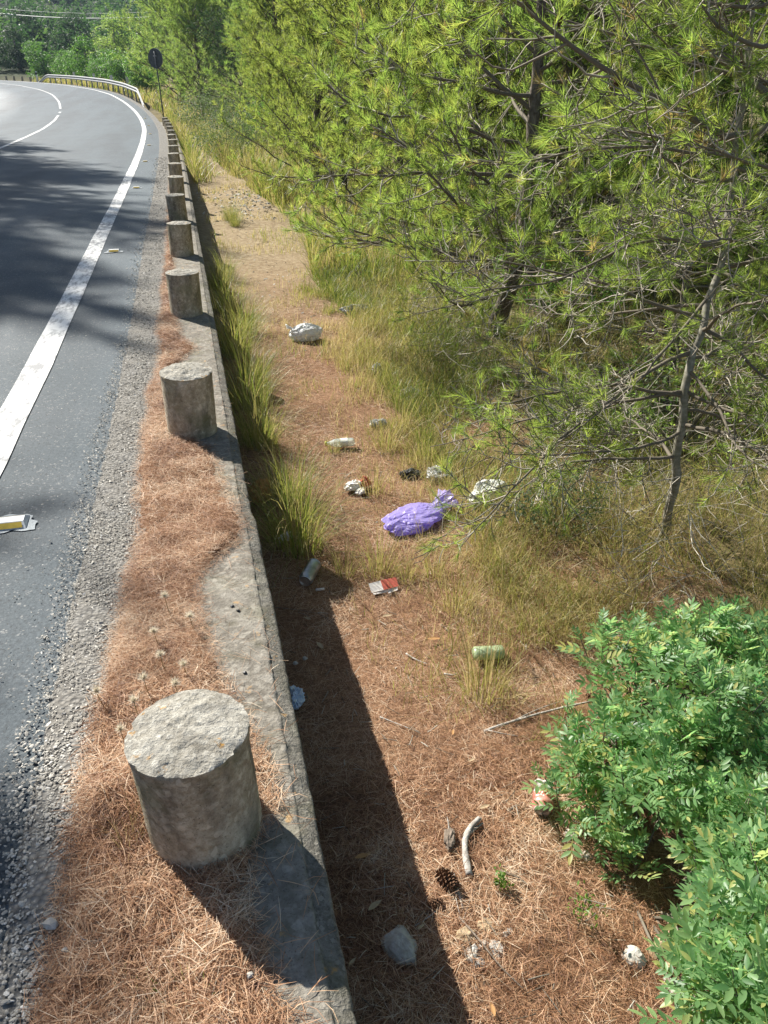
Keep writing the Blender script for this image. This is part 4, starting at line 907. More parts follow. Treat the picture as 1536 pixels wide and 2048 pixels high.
TB = tree_proto(4.0, .12, [(0, 0, 2.6, 1.3, 1.1), (.9, .3, 2.0, 1.0, .9), (-.9, -.2, 2.1, 1.1, 1.0), (.2, -.8, 1.8, 1.0, .9), (-.2, .5, 3.3, .9, .8), (.1, .1, 1.2, 1.3, .8)], 11000, .13)
TD = tree_proto(4.5, .12, [(0, 0, 3.0, 1.2, 1.2), (.8, -.3, 2.3, 1.1, 1.0), (-.7, .3, 2.2, 1.1, 1.1), (0, -.6, 1.6, 1.3, 1.0), (.1, .2, 4.0, .7, .7)], 11000, .13)
BG = 'leafy trees behind the crash barrier'
for k, (u, yy, s_, pr, m_, lab) in enumerate([(40, 128, 1.9, TD, 'pine_dark', 'dark rounded tree above the dry slope at the left picture edge'), (92, 118, 1.75, TB, 'broadleaf', 'leftmost bright leafy tree behind the crash barrier'),
        (140, 112, 1.35, TB, 'broadleaf', 'low bright leafy tree above the far end of the barrier'), (176, 104, 1.6, TD, 'broadleaf', 'tallest bright leafy tree behind the middle of the barrier'), (212, 98, 1.3, TB, 'broadleaf', 'bright leafy tree behind the rising middle of the barrier'),
        (246, 88, 1.25, TB, 'broadleaf', 'bright leafy tree left of the round sign'), (282, 74, 1.1, TB, 'broadleaf', 'leafy tree directly behind the round sign'), (300, 92, 1.7, TD, 'pine_far', 'darker tree filling the gap behind the round sign'),
        (160, 135, 2.3, TD, 'pine_dark', 'dark tree rising behind the bright leafy row'), (235, 128, 2.4, TD, 'pine_far', 'tall soft tree rising behind the bright leafy row'), (70, 150, 2.4, TD, 'pine_dark', 'dark tree high behind the dry slope')]):
    q = at_y(u, 150, yy); plant_tree('leafy_tree', lab, pr, M[m_], (q[0], q[1], float(ground_h(q[0], q[1])) - .6 * s_), (s_ * .92, s_ * .92, s_ * .72), k * 1.3, BG)
q = at_y(360, 150, 62); plant_tree('pine_tree', 'big shaggy pine with drooping sprays at the top centre of the bend', PC, M['pine_far'], (q[0], q[1], float(ground_h(q[0], q[1]))), 1.25, 1.0, GP)
q = at_y(420, 150, 80); plant_tree('pine_tree', 'blue-green pine far behind the shaggy pine', PC, M['pine_dark'], (q[0], q[1], float(ground_h(q[0], q[1]))), 1.4, 2.0, GP)

# low scrub
def shrub(label, loc, blobs, n, size, mat, stems=14, name='shrub', group=None):
    t = thing(name, label, 'shrub', loc, 0, group); b = Bag()
    for _ in range(stems):
        x, y, z, a, c = blobs[random.randrange(len(blobs))]; an = random.uniform(0, 6.28); rr = a * random.uniform(.3, .95)
        tube1(b, [(random.uniform(-.05, .05), random.uniform(-.05, .05), -.03), ((x + rr * math.cos(an)) * .5, (y + rr * math.sin(an)) * .5, z * .7), (x + rr * math.cos(an), y + rr * math.sin(an), z + c * random.uniform(-.3, .7))], [min(.009, .03 * a), min(.006, .018 * a), .0015], 5, random.uniform(.1, .6), True, 3)
    obj('stems', b.mesh('shrub_stems', True), M['twig'], t)
    V, Q, ti = blob_crown(blobs, n, size, .35); f = obj('foliage', make_mesh('shrub_foliage', V, [Q], False, ti), M[mat], t); f['kind'] = 'stuff'; return t
def on_ground(x, y): return (x, y, float(ground_h(x, y)))
shrub('glossy bright green shrub beside the dark pine trunk', on_ground(3.35, 6.6), [(0, 0, .35, .5, .4), (.4, .2, .3, .4, .35), (-.3, .1, .5, .4, .35)], 3800, .032, 'broadleaf')
shrub('grey-green small-leaved shrub in the grass left of the slender sapling', on_ground(1.62, 3.05), [(0, 0, .22, .24, .2), (.14, .05, .16, .2, .16), (-.1, .05, .14, .2, .14)], 2200, .02, 'shrub_grey')
shrub('dark tangled shrub behind the slender sapling', on_ground(2.7, 3.7), [(0, 0, .35, .5, .4), (.5, .2, .4, .5, .4), (-.35, .2, .2, .4, .3)], 3200, .03, 'pine_far', 26)
shrub('dull green scrub crowding the kerb before the bend', on_ground(1.3, 24), [(0, 0, .6, 1.1, .7), (.8, 1.5, .7, 1.2, .8), (.3, 3.0, .6, 1.1, .7)], 6000, .06, 'shrub_grey', 16)
shrub('blue-green scrub between the last bollards and the round sign', on_ground(1.1, 35), [(0, 0, .7, 1.2, .9), (.4, 2.5, .8, 1.4, 1.0), (.6, 5.0, .8, 1.3, 1.0), (1.2, -2, .8, 1.2, .9)], 7000, .085, 'shrub_grey', 16)
shrub('bright bush rising right of the scrub', on_ground(2.8, 29), [(0, 0, .8, .9, .9), (.5, .4, 1.2, .7, .7)], 3500, .07, 'broadleaf', 10)
q = road_pt(56, -10.4); shrub('dark bush on the inside of the bend at the left picture edge', on_ground(q[0] - .3, q[1]), [(0, 0, 1.1, 1.1, 1.2), (-.9, .6, 1.2, 1.1, 1.2), (-.7, -1.0, 1.0, 1.2, 1.1)], 5000, .1, 'pine_dark', 10)

# tall pines on the far verge whose shade falls on the road
SH = 'tall pines shading the road from the left verge'
for k, (x_, y_, s_, pr) in enumerate([(-9.98, 13.4, 1.47, PC), (-10.5, 21.2, 1.52, PC), (-10.8, 27, 1.6, PC), (-12.3, 33, 1.5, PC), (-13.5, 23.5, 1.45, PC), (-14.5, 29, 1.7, PC), (-15, 36, 1.6, PC), (-13.5, 17.2, 1.3, PC), (-14, 11.5, 1.5, PC), (-13, 39, 1.2, PC)]):
    plant_tree('pine_tree', 'tall pine on the verge across the road, known by its shade on the asphalt', pr, M['pine_dark'], (x_, y_, float(ground_h(x_, y_))), (s_ * (.63 if k == 0 else .58), s_ * (.63 if k == 0 else .58), s_), k * 2.1, SH)

# the wooded hill beyond the bend: one mass
def far_wood(n):
    V, Q, t, c = [], [], [], 0
    ys = 150 + 330 * RNG.random(n) ** .9; xs = np.where(RNG.random(n) < .55, RNG.uniform(-.24, .0, n), RNG.uniform(-.36, .28, n)) * ys
    ys = np.concatenate([ys, RNG.uniform(70, 150, 30)]); xs = np.concatenate([xs, RNG.uniform(.08, .5, 30) * ys[-30:]])
    ys = np.concatenate([ys, RNG.uniform(128, 160, 45)]); xs = np.concatenate([xs, RNG.uniform(-.36, -.02, 45) * ys[-45:]])
    zs = ground_h(xs, ys) - 1.5
    for x, y, z in zip(xs, ys, zs):
        s = RNG.uniform(3.2, 5.5); tone = np.clip(RNG.normal(.42, .2), 0, 1)
        bl = [(0, 0, s * .9, s * .55, s * .75), (s * .3, s * .1, s * .6, s * .45, s * .5), (-s * .28, -s * .1, s * .65, s * .45, s * .5)]
        v, q, ti = blob_crown(bl, 330 if y < 260 else 230, .85 if y < 260 else 1.2, .6)
        V.append(v + [x, y, z]); Q.append(q + c); t.append(np.clip(ti * .5 + tone - .2, 0, 1)); c += len(v)
    return make_mesh('far_wood', np.concatenate(V), [np.concatenate(Q)], False, np.concatenate(t))
tag(obj('far_wood', far_wood(430), M['far_leaf']), 'dense dark wood covering the hill beyond the bend', kind='stuff')

# ------------------------------------------------------------------ leafy bushes at the lower right
def pinnate(pairs, L, ll, lw, curve):
    """one compound leaf along +X, upper side +Z"""
    V, T, ti = [], [], []; n = 0
    xs = np.linspace(.28, .93, pairs) * L
    def leaflet(px, pz, ang, size, roll):
        nonlocal n
        t = np.array([0, .22, .5, .78, 1.]); w = np.array([0, .75, 1., .62, 0]) * lw * size / 2; x = t * ll * size
        dz = -.10 * ll * size * t ** 2
        pts = []
        for i in range(5):
            for sgn in ((0,) if i in (0, 4) else (-1, 0, 1)):
                pts.append((x[i], sgn * w[i], dz[i] + (abs(sgn) * .22 * w[i])))
        p = np.array(pts); ca, sa = math.cos(ang), math.sin(ang)
        p = np.stack([p[:, 0], p[:, 1] * math.cos(roll) - p[:, 2] * math.sin(roll), p[:, 1] * math.sin(roll) + p[:, 2] * math.cos(roll)], -1)
        p = np.stack([p[:, 0] * ca - p[:, 1] * sa + px, p[:, 0] * sa + p[:, 1] * ca, p[:, 2] + pz], -1)
        f = [(0, 2, 1), (0, 3, 2), (10, 7, 8), (10, 8, 9)]
        for r in (1, 4):
            f += [(r, r + 1, r + 4), (r, r + 4, r + 3), (r + 1, r + 2, r + 5), (r + 1, r + 5, r + 4)]
        V.append(p); T.append(np.array(f) + n); ti.append(np.full(11, np.clip(random.gauss(.5, .22), 0, 1))); n += 11
    for i, x in enumerate(xs):
        s = .8 + .3 * math.sin(math.pi * (i + 1) / (pairs + 1)); z = -curve * (x / L) ** 2 * L
        for sg in (-1, 1): leaflet(x, z, sg * math.radians(random.uniform(42, 62)), s * random.uniform(.9, 1.1), sg * random.uniform(-.1, .35))
    leaflet(L * .97, -curve * L, random.uniform(-.15, .15), 1.05, random.uniform(-.2, .2))
    P = np.stack([np.linspace(0, L * .98, 5), np.zeros(5), -curve * np.linspace(0, 1, 5) ** 2 * L], -1)
    v, q = tubes(P[None], np.full((1, 5), .0011), 3); qt = np.concatenate([q[:, [0, 1, 2]], q[:, [0, 2, 3]]]) + n
    V.append(v); T.append(qt); ti.append(np.full(len(v), .9))
    return np.concatenate(V), np.concatenate(T), np.concatenate(ti)
PINN = [pinnate(4, .105, .044, .0155, .18), pinnate(3, .085, .046, .0165, .1), pinnate(5, .12, .040, .014, .28), pinnate(3, .09, .048, .017, .22)]
PINN_ME = [make_mesh('compound_leaf', v, [t_], True, ti) for v, t_, ti in PINN]
for m_ in PINN_ME: m_.materials.append(M['lentisk'])
def leafy_bush(label, root, blobs, sprigs, n_parts, scale=1.0):
    root = np.asarray(root, float); t = thing('leafy_bush', label, 'bush', root, 0, 'leafy bushes at the lower corner')
    bl = np.asarray(blobs, float); w = bl[:, 3] * bl[:, 4]; tips, dirs = [], []
    for i in range(sprigs):
        k = RNG.choice(len(bl), p=w / w.sum()); d = nrm(RNG.normal(0, 1, 3)); d[2] = abs(d[2]) * .9 - .12
        rr = RNG.uniform(.5, 1.0) if RNG.random() < .25 else RNG.uniform(.82, 1.22)
        p = bl[k, :3] + d * np.array([bl[k, 3], bl[k, 3], bl[k, 4]]) * rr
        tips.append(p - root); dirs.append(nrm(d * .65 + UP * .75 + RNG.normal(0, .3, 3)))
    tips, dirs = np.array(tips), np.array(dirs)
    # stems
    s0 = RNG.normal(0, .05, (len(tips), 3)) * [1, 1, 0]; midp = s0 * .4 + tips * .6 - dirs * .06 * scale + np.array([0, 0, -.03])
    sp_ = np.linspace(0, 1, 7)[None, :, None]; e = tips - dirs * .10 * scale
    P = (1 - sp_) ** 2 * s0[:, None] + 2 * sp_ * (1 - sp_) * midp[:, None] + sp_ ** 2 * e[:, None]; P = np.concatenate([P, tips[:, None]], 1)
    V, Q = tubes(P, np.linspace(.005, .0014, 8)[None] * np.ones((len(tips), 1)), 4); b = Bag().add(V, Q, None, np.repeat(RNG.uniform(.1, .5, len(tips)), 32))
    obj('stems', b.mesh('bush_stems', True), M['twig'], t)
    leaves = []
    for p, d in zip(tips, dirs):
        a0 = RNG.uniform(0, 6.28); x0 = nrm(np.cross(d, RNG.normal(0, 1, 3))); y0 = np.cross(d, x0); m_ = RNG.integers(6, 9)
        for j in range(m_):
            f = j / m_; a = a0 + j * 2.4; rad = x0 * math.cos(a) + y0 * math.sin(a); op = math.radians(72 - 50 * f)
            ld = nrm(rad * math.sin(op) + d * math.cos(op) + UP * .05); n_ = UP * .6 + d * .6 + RNG.normal(0, .15, 3); n_ = nrm(n_ - ld * n_.dot(ld)); side = np.cross(n_, ld)
            s = scale * RNG.uniform(.45, .9) * (1 - .35 * f); leaves.append((p - d * .10 * scale * (1 - f), ld, side, n_, s, RNG.integers(len(PINN))))
    order = sorted(range(len(leaves)), key=lambda i: np.linalg.norm(leaves[i][0] + root - np.array([0, 0, CAM_H])) - .5 * leaves[i][0][2])
    parts = set(order[:n_parts]); fb = Bag()
    for i, (p, ld, side, n_, s, k) in enumerate(leaves):
        if i in parts:
            o = obj('leaf', PINN_ME[k], None, t); R_ = Matrix(((ld[0] * s, side[0] * s, n_[0] * s, p[0]), (ld[1] * s, side[1] * s, n_[1] * s, p[1]), (ld[2] * s, side[2] * s, n_[2] * s, p[2]), (0, 0, 0, 1))); o.matrix_local = R_
        else:
            v, T, ti = PINN[k]; fb.add(p + (v[:, :1] * ld + v[:, 1:2] * side + v[:, 2:3] * n_) * s, None, T, np.clip(ti + RNG.normal(0, .24), 0, 1))
    f = obj('foliage', fb.mesh('bush_foliage', True), M['lentisk'], t); f['kind'] = 'stuff'; return t
def bl_at(u, v, h, r, rz):                                        # a lobe whose middle is seen at (u,v) and hangs h above the ground
    p = at(u, v, h); p = view_ray(u, v); s = np.linspace(.6, 8, 3000); P = p[None] * s[:, None]; P[:, 2] += CAM_H
    i = int(np.argmax(P[:, 2] < ground_h(P[:, 0], P[:, 1]) + h)); return (*P[i], r, rz)
b1 = [bl_at(1250, 1310, .30, .17, .15), bl_at(1400, 1290, .30, .15, .15), bl_at(1400, 1400, .34, .20, .18), bl_at(1230, 1500, .22, .15, .14), bl_at(1140, 1440, .12, .09, .10), bl_at(1330, 1560, .26, .17, .16), bl_at(1160, 1560, .16, .11, .11), bl_at(1480, 1480, .32, .14, .15), bl_at(1190, 1620, .13, .08, .09), bl_at(1260, 1690, .10, .06, .08), bl_at(1520, 1330, .3, .15, .15), bl_at(1340, 1280, .26, .12, .12), bl_at(1500, 1260, .22, .13, .12), bl_at(1510, 1600, .34, .13, .14), bl_at(1440, 1620, .28, .10, .12)]
leafy_bush('large bush of pinnate green leaves with a crushed red can under its edge', on_ground(1.28, 1.62), b1, 225, 290)
b2 = [bl_at(1500, 1900, .40, .13, .15), bl_at(1450, 1750, .26, .09, .11), bl_at(1530, 1700, .34, .13, .15), bl_at(1480, 1990, .42, .12, .14), bl_at(1405, 1880, .16, .05, .07), bl_at(1560, 1820, .4, .14, .15), bl_at(1430, 2060, .3, .08, .1), bl_at(1540, 2040, .46, .13, .15)]
leafy_bush('green pinnate-leaved bush filling the bottom corner beside the white stones', on_ground(1.12, 1.02), b2, 98, 290)

# ------------------------------------------------------------------ litter and small finds on the verge
def settle(t, p, sink=.0): t.location = (float(p[0]), float(p[1]), float(ground_h(p[0], p[1])) + .012 - sink); return t
def crumple(R, amp, seed, nu=56, nv=32, flat=.0, ridge=3.2):
    V, Q, T = sphere_uv(nu, nv); d = V.copy(); R = np.asarray(R, float)
    n1 = fbm(d * 1.6 + seed, 3); rg = 1 - np.abs(fbm(d * ridge + seed * 2, 3)); rg2 = 1 - np.abs(fbm(d * ridge * 2.4 + seed * 3, 2))
    V = d * R * (1 + amp * (.6 * n1 + .55 * (rg - .6) + .22 * (rg2 - .6)))[:, None]
    z0 = -R[2] * (1 - flat); V[:, 2] = np.maximum(V[:, 2], z0) - z0
    return V, Q, T
def bag_thing(label, uv, R, mat, seed, rz, neck=None, cat='bag', amp=.35, sink=.005):
    p = at(*uv); t = thing('plastic_bag', label, cat, p, rz); settle(t, p, sink)
    V, Q, T = crumple(R, amp, seed, flat=.35); obj('body', Bag().add(V, Q, T).mesh('bag_body', False), mat, t)
    if neck:
        (px, py, pz), L, r0, r1, tilt = neck; a = np.arange(28) / 28 * 2 * np.pi; s = np.linspace(0, 1, 9); rows = []
        for q in s:
            r = r0 + (r1 - r0) * q ** 1.3; rip = 1 + (.12 + .3 * q) * np.sin(a * 7 + seed) * np.cos(a * 3 + q * 2)
            rows.append(np.stack([px + L * q * math.cos(tilt) + 0 * a, py + r * rip * np.cos(a), pz + L * q * math.sin(tilt) + r * .55 * rip * np.sin(a)], -1))
        V = np.concatenate(rows); V += RNG.normal(0, .002, V.shape); obj('gathered_neck', Bag().add(V, grid_faces(9, 28, True)).mesh('bag_neck', False), mat, t)
    return t
pb = bag_thing('crumpled purple plastic bag lying on the needles', (826, 1050), (.175, .105, .042), M['purple_film'], 3.1, math.radians(20), ((.135, .02, .035), .12, .034, .07, .3), amp=.34)
bag_thing('tied white plastic bag full of rubbish alone on the path', (612, 680), (.15, .10, .085), M['white_film'], 8.3, math.radians(5), ((-.115, .02, .10), -.06, .014, .03, -.5), amp=.24)
bag_thing('small crumpled white bag at the grass edge far up the path', (601, 463), (.10, .08, .07), M['white_film'], 5.2, .6)
bag_thing('white scrap of film in the grass above the small far bag', (588, 432), (.10, .06, .05), M['white_film'], 6.6, .2)
bag_thing('torn silver-white film in the dark hollow right of the tied bag', (712, 628), (.15, .07, .05), M['grey_film'], 9.4, .2, amp=.6)
bag_thing('clear crushed plastic wrap behind the neck of the purple bag', (880, 962), (.09, .05, .04), M['grey_film'], 4.4, 2.2, amp=.5)
bag_thing('dark rag half buried in grass behind the purple bag', (820, 955), (.07, .04, .025), M['black_plastic'], 12.4, .2, cat='rag', amp=.5)
bag_thing('white foam sheet showing through the grass right of the purple bag', (978, 1003), (.13, .08, .06), M['foam'], 2.4, .3, cat='foam', amp=.45)
bag_thing('crumpled brown paper wrapper against the kerb wall', (522, 1005), (.05, .035, .07), M['brown_paper'], 3.7, .4, cat='wrapper', amp=.6)
bag_thing('pale blue plastic scrap at the foot of the kerb wall in shade', (592, 1408), (.05, .03, .03), M['blue_white'], 7.7, 1.2, cat='wrapper', amp=.6)
bag_thing('little white scrap of film under the big tussock by the kerb', (573, 1082), (.035, .025, .02), M['white_film'], 1.7, .5, cat='wrapper', amp=.6)
bag_thing('pale scrap at the pine edge beyond the bottle', (753, 748), (.05, .035, .04), M['white_film'], 2.9, .8, cat='wrapper', amp=.5)
bag_thing('pinkish flattened scrap in dry grass right of the path', (818, 790), (.075, .04, .025), M['white_card'], 5.9, .1, cat='wrapper', amp=.5)
bag_thing('grey crumpled scrap in thin grass above the plastic bottle', (758, 852), (.06, .035, .022), M['grey_film'], 6.9, .1, cat='wrapper', amp=.6)
p = at(718, 980); t = thing('crumpled_tissue', 'crumpled white and red tissue on the needles above the purple bag', 'tissue', p, .3); settle(t, p)
V, Q, T = crumple((.045, .035, .03), .6, 4.2, 36, 22, .3); obj('white_sheet', Bag().add(V + [-.035, .01, 0], Q, T).mesh('tissue_a'), M['tissue'], t)
V, Q, T = crumple((.035, .03, .032), .65, 6.1, 36, 22, .3); obj('red_sheet', Bag().add(V + [.035, -.005, 0], Q, T).mesh('tissue_b'), M['red_paper'], t)
V, Q, T = crumple((.03, .03, .016), .6, 8.1, 32, 20, .3); obj('white_sheet', Bag().add(V + [-.02, -.055, 0], Q, T).mesh('tissue_c'), M['tissue'], t)

def can(label, uv, rz, tilt, mat, dent=0.0, Rr=.033, Ln=.115, lift=0.0):
    p = at(*uv); t = thing('drink_can', label, 'can', p, 0); s = np.linspace(0, 1, 14)
    def sq(V):
        n = fbm(V * 38 + 3, 2); k = 1 - dent * np.clip(n + .25, 0, 1.2)[:, None]; W = V.copy(); W[:, :2] *= k; W[:, 1] *= 1 - dent * .25; return W
    prf = [(.022, .001), (.026, .0), (.030, .006), (Rr, .012)] + [(Rr, .012 + (Ln - .03) * q) for q in s] + [(.0285, Ln - .006), (.027, Ln - .002)]
    b = Bag(); lathe(b, prf, 36, squash=sq); obj('body', b.mesh('can_body', True), mat, t)
    b = Bag(); lathe(b, [(.027, Ln - .003), (.0282, Ln), (.0265, Ln + .001), (.025, Ln - .004), (.010, Ln - .004), (.0005, Ln - .004)], 36, squash=sq); lid = obj('lid', b.mesh('can_lid', True), M['alu'], t)
    b = Bag(); box(b, (0, .004, Ln - .002), (.012, .022, .0015)); obj('tab', b.mesh('can_tab'), M['alu'], lid)
    b = Bag(); lathe(b, [(.0005, .006), (.012, .0055), (.021, .002), (.0222, .0006)], 36, squash=sq); obj('base', b.mesh('can_base', True), M['alu'], t)
    d = Vector((math.cos(rz) * math.cos(tilt), math.sin(rz) * math.cos(tilt), math.sin(tilt))); t.rotation_mode = 'QUATERNION'; t.rotation_quaternion = d.to_track_quat('Z', 'Y')
    c = np.array(p) + np.array([0, 0, Rr * .92 + .008 + lift]) - np.array(d) * Ln / 2 * math.cos(tilt) * 0
    t.location = tuple(float(v) for v in (c - np.array(d) * Ln / 2)); return t
can('silver and dark drink can lying in the wall shade at the tip of the shadow', (621, 1158), math.radians(-118), -.05, M['can_silver'], .05, Ln=.145)
can('crushed red and white drink can under the edge of the leafy bush', (1083, 1612), math.radians(-112), -.14, M['can_red'], .5, .034, .098, .002)

def bottle(label, uv, rz, L, Rr, body_mat, cap_mat, label_band=True, neck=True):
    p = at(*uv); t = thing('bottle', label, 'bottle', p, rz); a = 0
    rib = lambda q: Rr * (1 - .05 * (math.sin(q * 40) > .3))
    prf = [(.0005, .004), (Rr * .7, .002), (Rr * .95, .01)] + [(rib(q), .015 + q * (L * .62 - .015)) for q in np.linspace(0, 1, 18)]
    if neck: prf += [(Rr * .9, L * .68), (Rr * .6, L * .80), (Rr * .4, L * .86), (Rr * .38, L * .93)]
    else: prf += [(Rr, L * .86), (Rr * .95, L * .95), (Rr * .6, L * .985), (Rr * .55, L)]
    crush = lambda V: np.stack([V[:, 0] * (.82 + .1 * fbm(V * 20, 2)), V[:, 1] * (1 + .08 * fbm(V * 17 + 5, 2)), V[:, 2]], -1)
    b = Bag(); lathe(b, prf, 28, squash=crush); V = b.V[0]; b.V[0] = V[:, [2, 1, 0]] * [1, 1, 1] + [-L / 2, 0, Rr * .8]; obj('body', b.mesh('bottle_body', True), body_mat, t)
    if neck:
        b = Bag(); lathe(b, [(.0005, L), (Rr * .42, L), (Rr * .45, L - .003), (Rr * .45, L * .93), (Rr * .36, L * .93)], 20); b.V[0] = b.V[0][:, [2, 1, 0]] + [-L / 2, 0, Rr * .8]; obj('cap', b.mesh('bottle_cap', True), cap_mat, t)
    if label_band:
        b = Bag(); lathe(b, [(Rr * 1.02, L * q) for q in np.linspace(.25, .5, 8)], 28, squash=crush); b.V[0] = b.V[0][:, [2, 1, 0]] + [-L / 2, 0, Rr * .8]; obj('paper_label', b.mesh('bottle_label', True), M['label_white'], t)
    settle(t, p); return t
bottle('clear plastic bottle with a white label and yellow-green cap on the needles', (680, 897), math.radians(176), .19, .033, M['pet'], M['cap_yellow'])
bottle('pale green plastic bottle lying against a dry tuft', (975, 1322), math.radians(-8), .125, .031, M['green_plastic'], M['cap_yellow'], False, False)

def panel(name, pts, mat, parent, th=.0012):
    pts = np.asarray(pts, float); n = len(pts); e1, e2 = pts[1] - pts[0], pts[-1] - pts[0]; nn = nrm(np.cross(e1, e2)) * th
    V = np.concatenate([pts, pts + nn]); b = Bag(); f = [list(range(n))[::-1], list(range(n, 2 * n))]
    me = bpy.data.meshes.new(name); me.from_pydata([tuple(v) for v in V], [], f + [[i, (i + 1) % n, n + (i + 1) % n, n + i] for i in range(n)]); return obj(name, me, mat, parent)
p = at(770, 1184); t = thing('carton', 'flattened red and white carton on the needles between dry tufts', 'carton', p, math.radians(8)); settle(t, p)
panel('white_flap', [(-.07, -.012, .004), (-.015, -.022, .012), (-.012, .028, .03), (-.068, .03, .026)], M['white_card'], t)
panel('red_side', [(-.0145, -.0225, .0135), (.06, -.015, .01), (.066, .03, .028), (-.0115, .0275, .0315)], M['red_paper'], t)
panel('white_edge', [(-.065, -.028, .002), (.05, -.03, .0), (.055, -.018, .008), (-.066, -.014, .003)], M['white_card'], t)
panel('white_tab', [(.0, -.04, .001), (.045, -.036, .004), (.05, -.028, .004), (.005, -.03, .001)], M['tissue'], t)

def rock(label, uv, R, mat, seed, rz=0., name='stone', group=None, sink=.02, amp=.6, p=None):
    p = at(*uv) if p is None else p; V, Q, T = sphere_uv(22, 14); d = V.copy(); pl = nrm(np.random.default_rng(int(seed * 10)).normal(0, 1, (9, 3)))
    k = 1 / np.maximum((d @ pl.T).max(1), .55); V = d * (np.minimum(k, 1.35) * (1 + amp * .25 * fbm(d * 2.5 + seed, 3)))[:, None] * np.asarray(R) * .8; V[:, 2] += R[2] * .45
    o = obj(name, Bag().add(V, Q, T).mesh(name, False), mat); o.rotation_euler = (0, 0, rz); settle(o, p, sink); return tag(o, label, 'stone', group)
rock('flat white stone lying in the wall shade near the bottom', (803, 1893), (.042, .056, .03), M['limestone'], 1.3, .5, amp=.3)
rock('white stone beside the bottom bush, left of the tan stones', (1265, 1922), (.034, .026, .026), M['limestone'], 2.2, -.3)
rock('white stone lowest in the corner between needles and bush', (1347, 1983), (.022, .032, .022), M['limestone'], 3.1, .5)
rock('tan rough stone half under the bottom bush', (1318, 1905), (.032, .03, .028), M['limestone_warm'], 4.2)
rock('small round tan stone in front of the bottom bush', (1337, 1937), (.016, .016, .016), M['limestone_warm'], 5.2)
rock('pale stone just below the crushed red can', (1140, 1668), (.026, .018, .016), M['limestone'], 6.2, .9)
rock('pale stone half hidden by leaves below the red can', (1172, 1712), (.018, .02, .014), M['limestone'], 7.2)
rng2 = random.Random(4)
for k, (u, v, s_) in enumerate([(930, 1878, .03), (945, 1912, .026), (968, 1895, .02), (972, 1858, .022), (1010, 1872, .012), (992, 1900, .022), (915, 1905, .015), (955, 1925, .018), (1018, 1862, .01), (900, 1890, .014)]):
    rock('pale crumbly stone in the little cluster beside the thin fallen stick', (u, v), (s_ * rng2.uniform(.8, 1.2), s_ * rng2.uniform(.7, 1.1), s_ * .7), M['limestone'] if k % 3 else M['limestone_warm'], 8 + k, k, group='stones clustered by the stick')
for k, (u, v) in enumerate([(462, 1188), (474, 1198), (488, 1328), (465, 1367)]):
    q = view_ray(u, v); s = (-CAM_H + .012) / q[2]; pp = np.array([0, 0, CAM_H]) + q * s; d_ = float(pp[0]); yy = float(pp[1]); pp = road_pt(yy, d_, .008)
    o = obj('pebble', (lambda V, Fc: Bag().add(V * (1 + .25 * RNG.uniform(-1, 1, (12, 1))) * [.007, .006, .005], None, Fc).mesh('pebble'))(*ico()), M['black_plastic'] if k != 3 else M['limestone'], None, [float(v_) for v_ in pp + [0, 0, .004]])
    tag(o, ['dark pebble on bare kerb, upper of the pair', 'dark pebble on bare kerb, lower of the pair', 'lone dark pebble on the kerb above the nearest bollard', 'white pebble on the kerb just behind the nearest bollard'][k], 'pebble')
for k, (u, v) in enumerate([(500, 1950), (102, 1848), (130, 1900)]):
    q = view_ray(u, v); s = (-CAM_H + .02) / q[2]; pp = np.array([0, 0, CAM_H]) + q * s; rr = [.007, .016, .008][k]
    o = obj('pebble', (lambda V, Fc: Bag().add(V * (1 + .2 * RNG.uniform(-1, 1, (12, 1))) * [rr, rr * .9, rr * .7], None, Fc).mesh('pebble'))(*ico()), M['limestone'], None, [float(v_) for v_ in pp]); tag(o, ['tiny white pebble at the tip of the nearest bollard shadow', 'grey stone at the edge of needles and gravel', 'small pebble below the grey stone at the needle edge'][k], 'pebble')

# dead wood, sticks, cones, dead leaves
def path_on_ground(uvs, lift): return np.array([at(u, v) + [0, 0, l_] for (u, v), l_ in zip(uvs, lift)])
def stick(label, uvs, r0, r1, mat='dead_wood', lift=None, twigs=(), name='stick'):
    P = path_on_ground(uvs, lift or [r0 + .006] * len(uvs)); o0 = P[0].copy(); t = thing(name, label, 'stick', o0)
    b = Bag(); tube1(b, P - o0, np.linspace(r0, r1, len(P)), 8, RNG.uniform(.4, .9), True, 4); b.V[0] += RNG.normal(0, r0 * .08, b.V[0].shape); obj('stem', b.mesh('stick_stem', True), M[mat], t)
    for tv in twigs:
        Q_ = path_on_ground(tv, [r0 + .008] * len(tv)); b = Bag(); tube1(b, Q_ - o0, np.linspace(r1 * .9, r1 * .4, len(tv)), 6, .6, True, 3); obj('twig', b.mesh('stick_twig', True), M[mat], t)
    return t
stick('weathered pale driftwood piece with a frayed bent end', [(938, 1757), (930, 1720), (928, 1690), (938, 1668), (958, 1652)], .0105, .0075, 'dead_wood', [.012, .014, .016, .022, .03],
      [[(932, 1682), (944, 1660), (962, 1648)], [(930, 1685), (946, 1668), (965, 1655)], [(929, 1680), (940, 1658), (955, 1646)]], 'driftwood')
stick('pale splintered stick below the driftwood piece', [(905, 1758), (914, 1790), (926, 1822)], .005, .002, 'dead_wood', [.02, .016, .008], [[(910, 1785), (912, 1810), (918, 1835)]])
stick('thin long stick slanting across the stone cluster', [(918, 1840), (950, 1885), (1000, 1945), (1050, 1990)], .0028, .0016, 'brown_bark', [.01, .024, .02, .012], [[(925, 1850), (942, 1800), (955, 1770)]])
stick('forked pale branch reaching into the leafy bush', [(968, 1466), (1030, 1448), (1110, 1428), (1180, 1425)], .0058, .003, 'dead_wood', [.008, .012, .02, .05], [[(975, 1468), (1010, 1476), (1035, 1480)], [(1030, 1448), (1075, 1425), (1120, 1410)]])
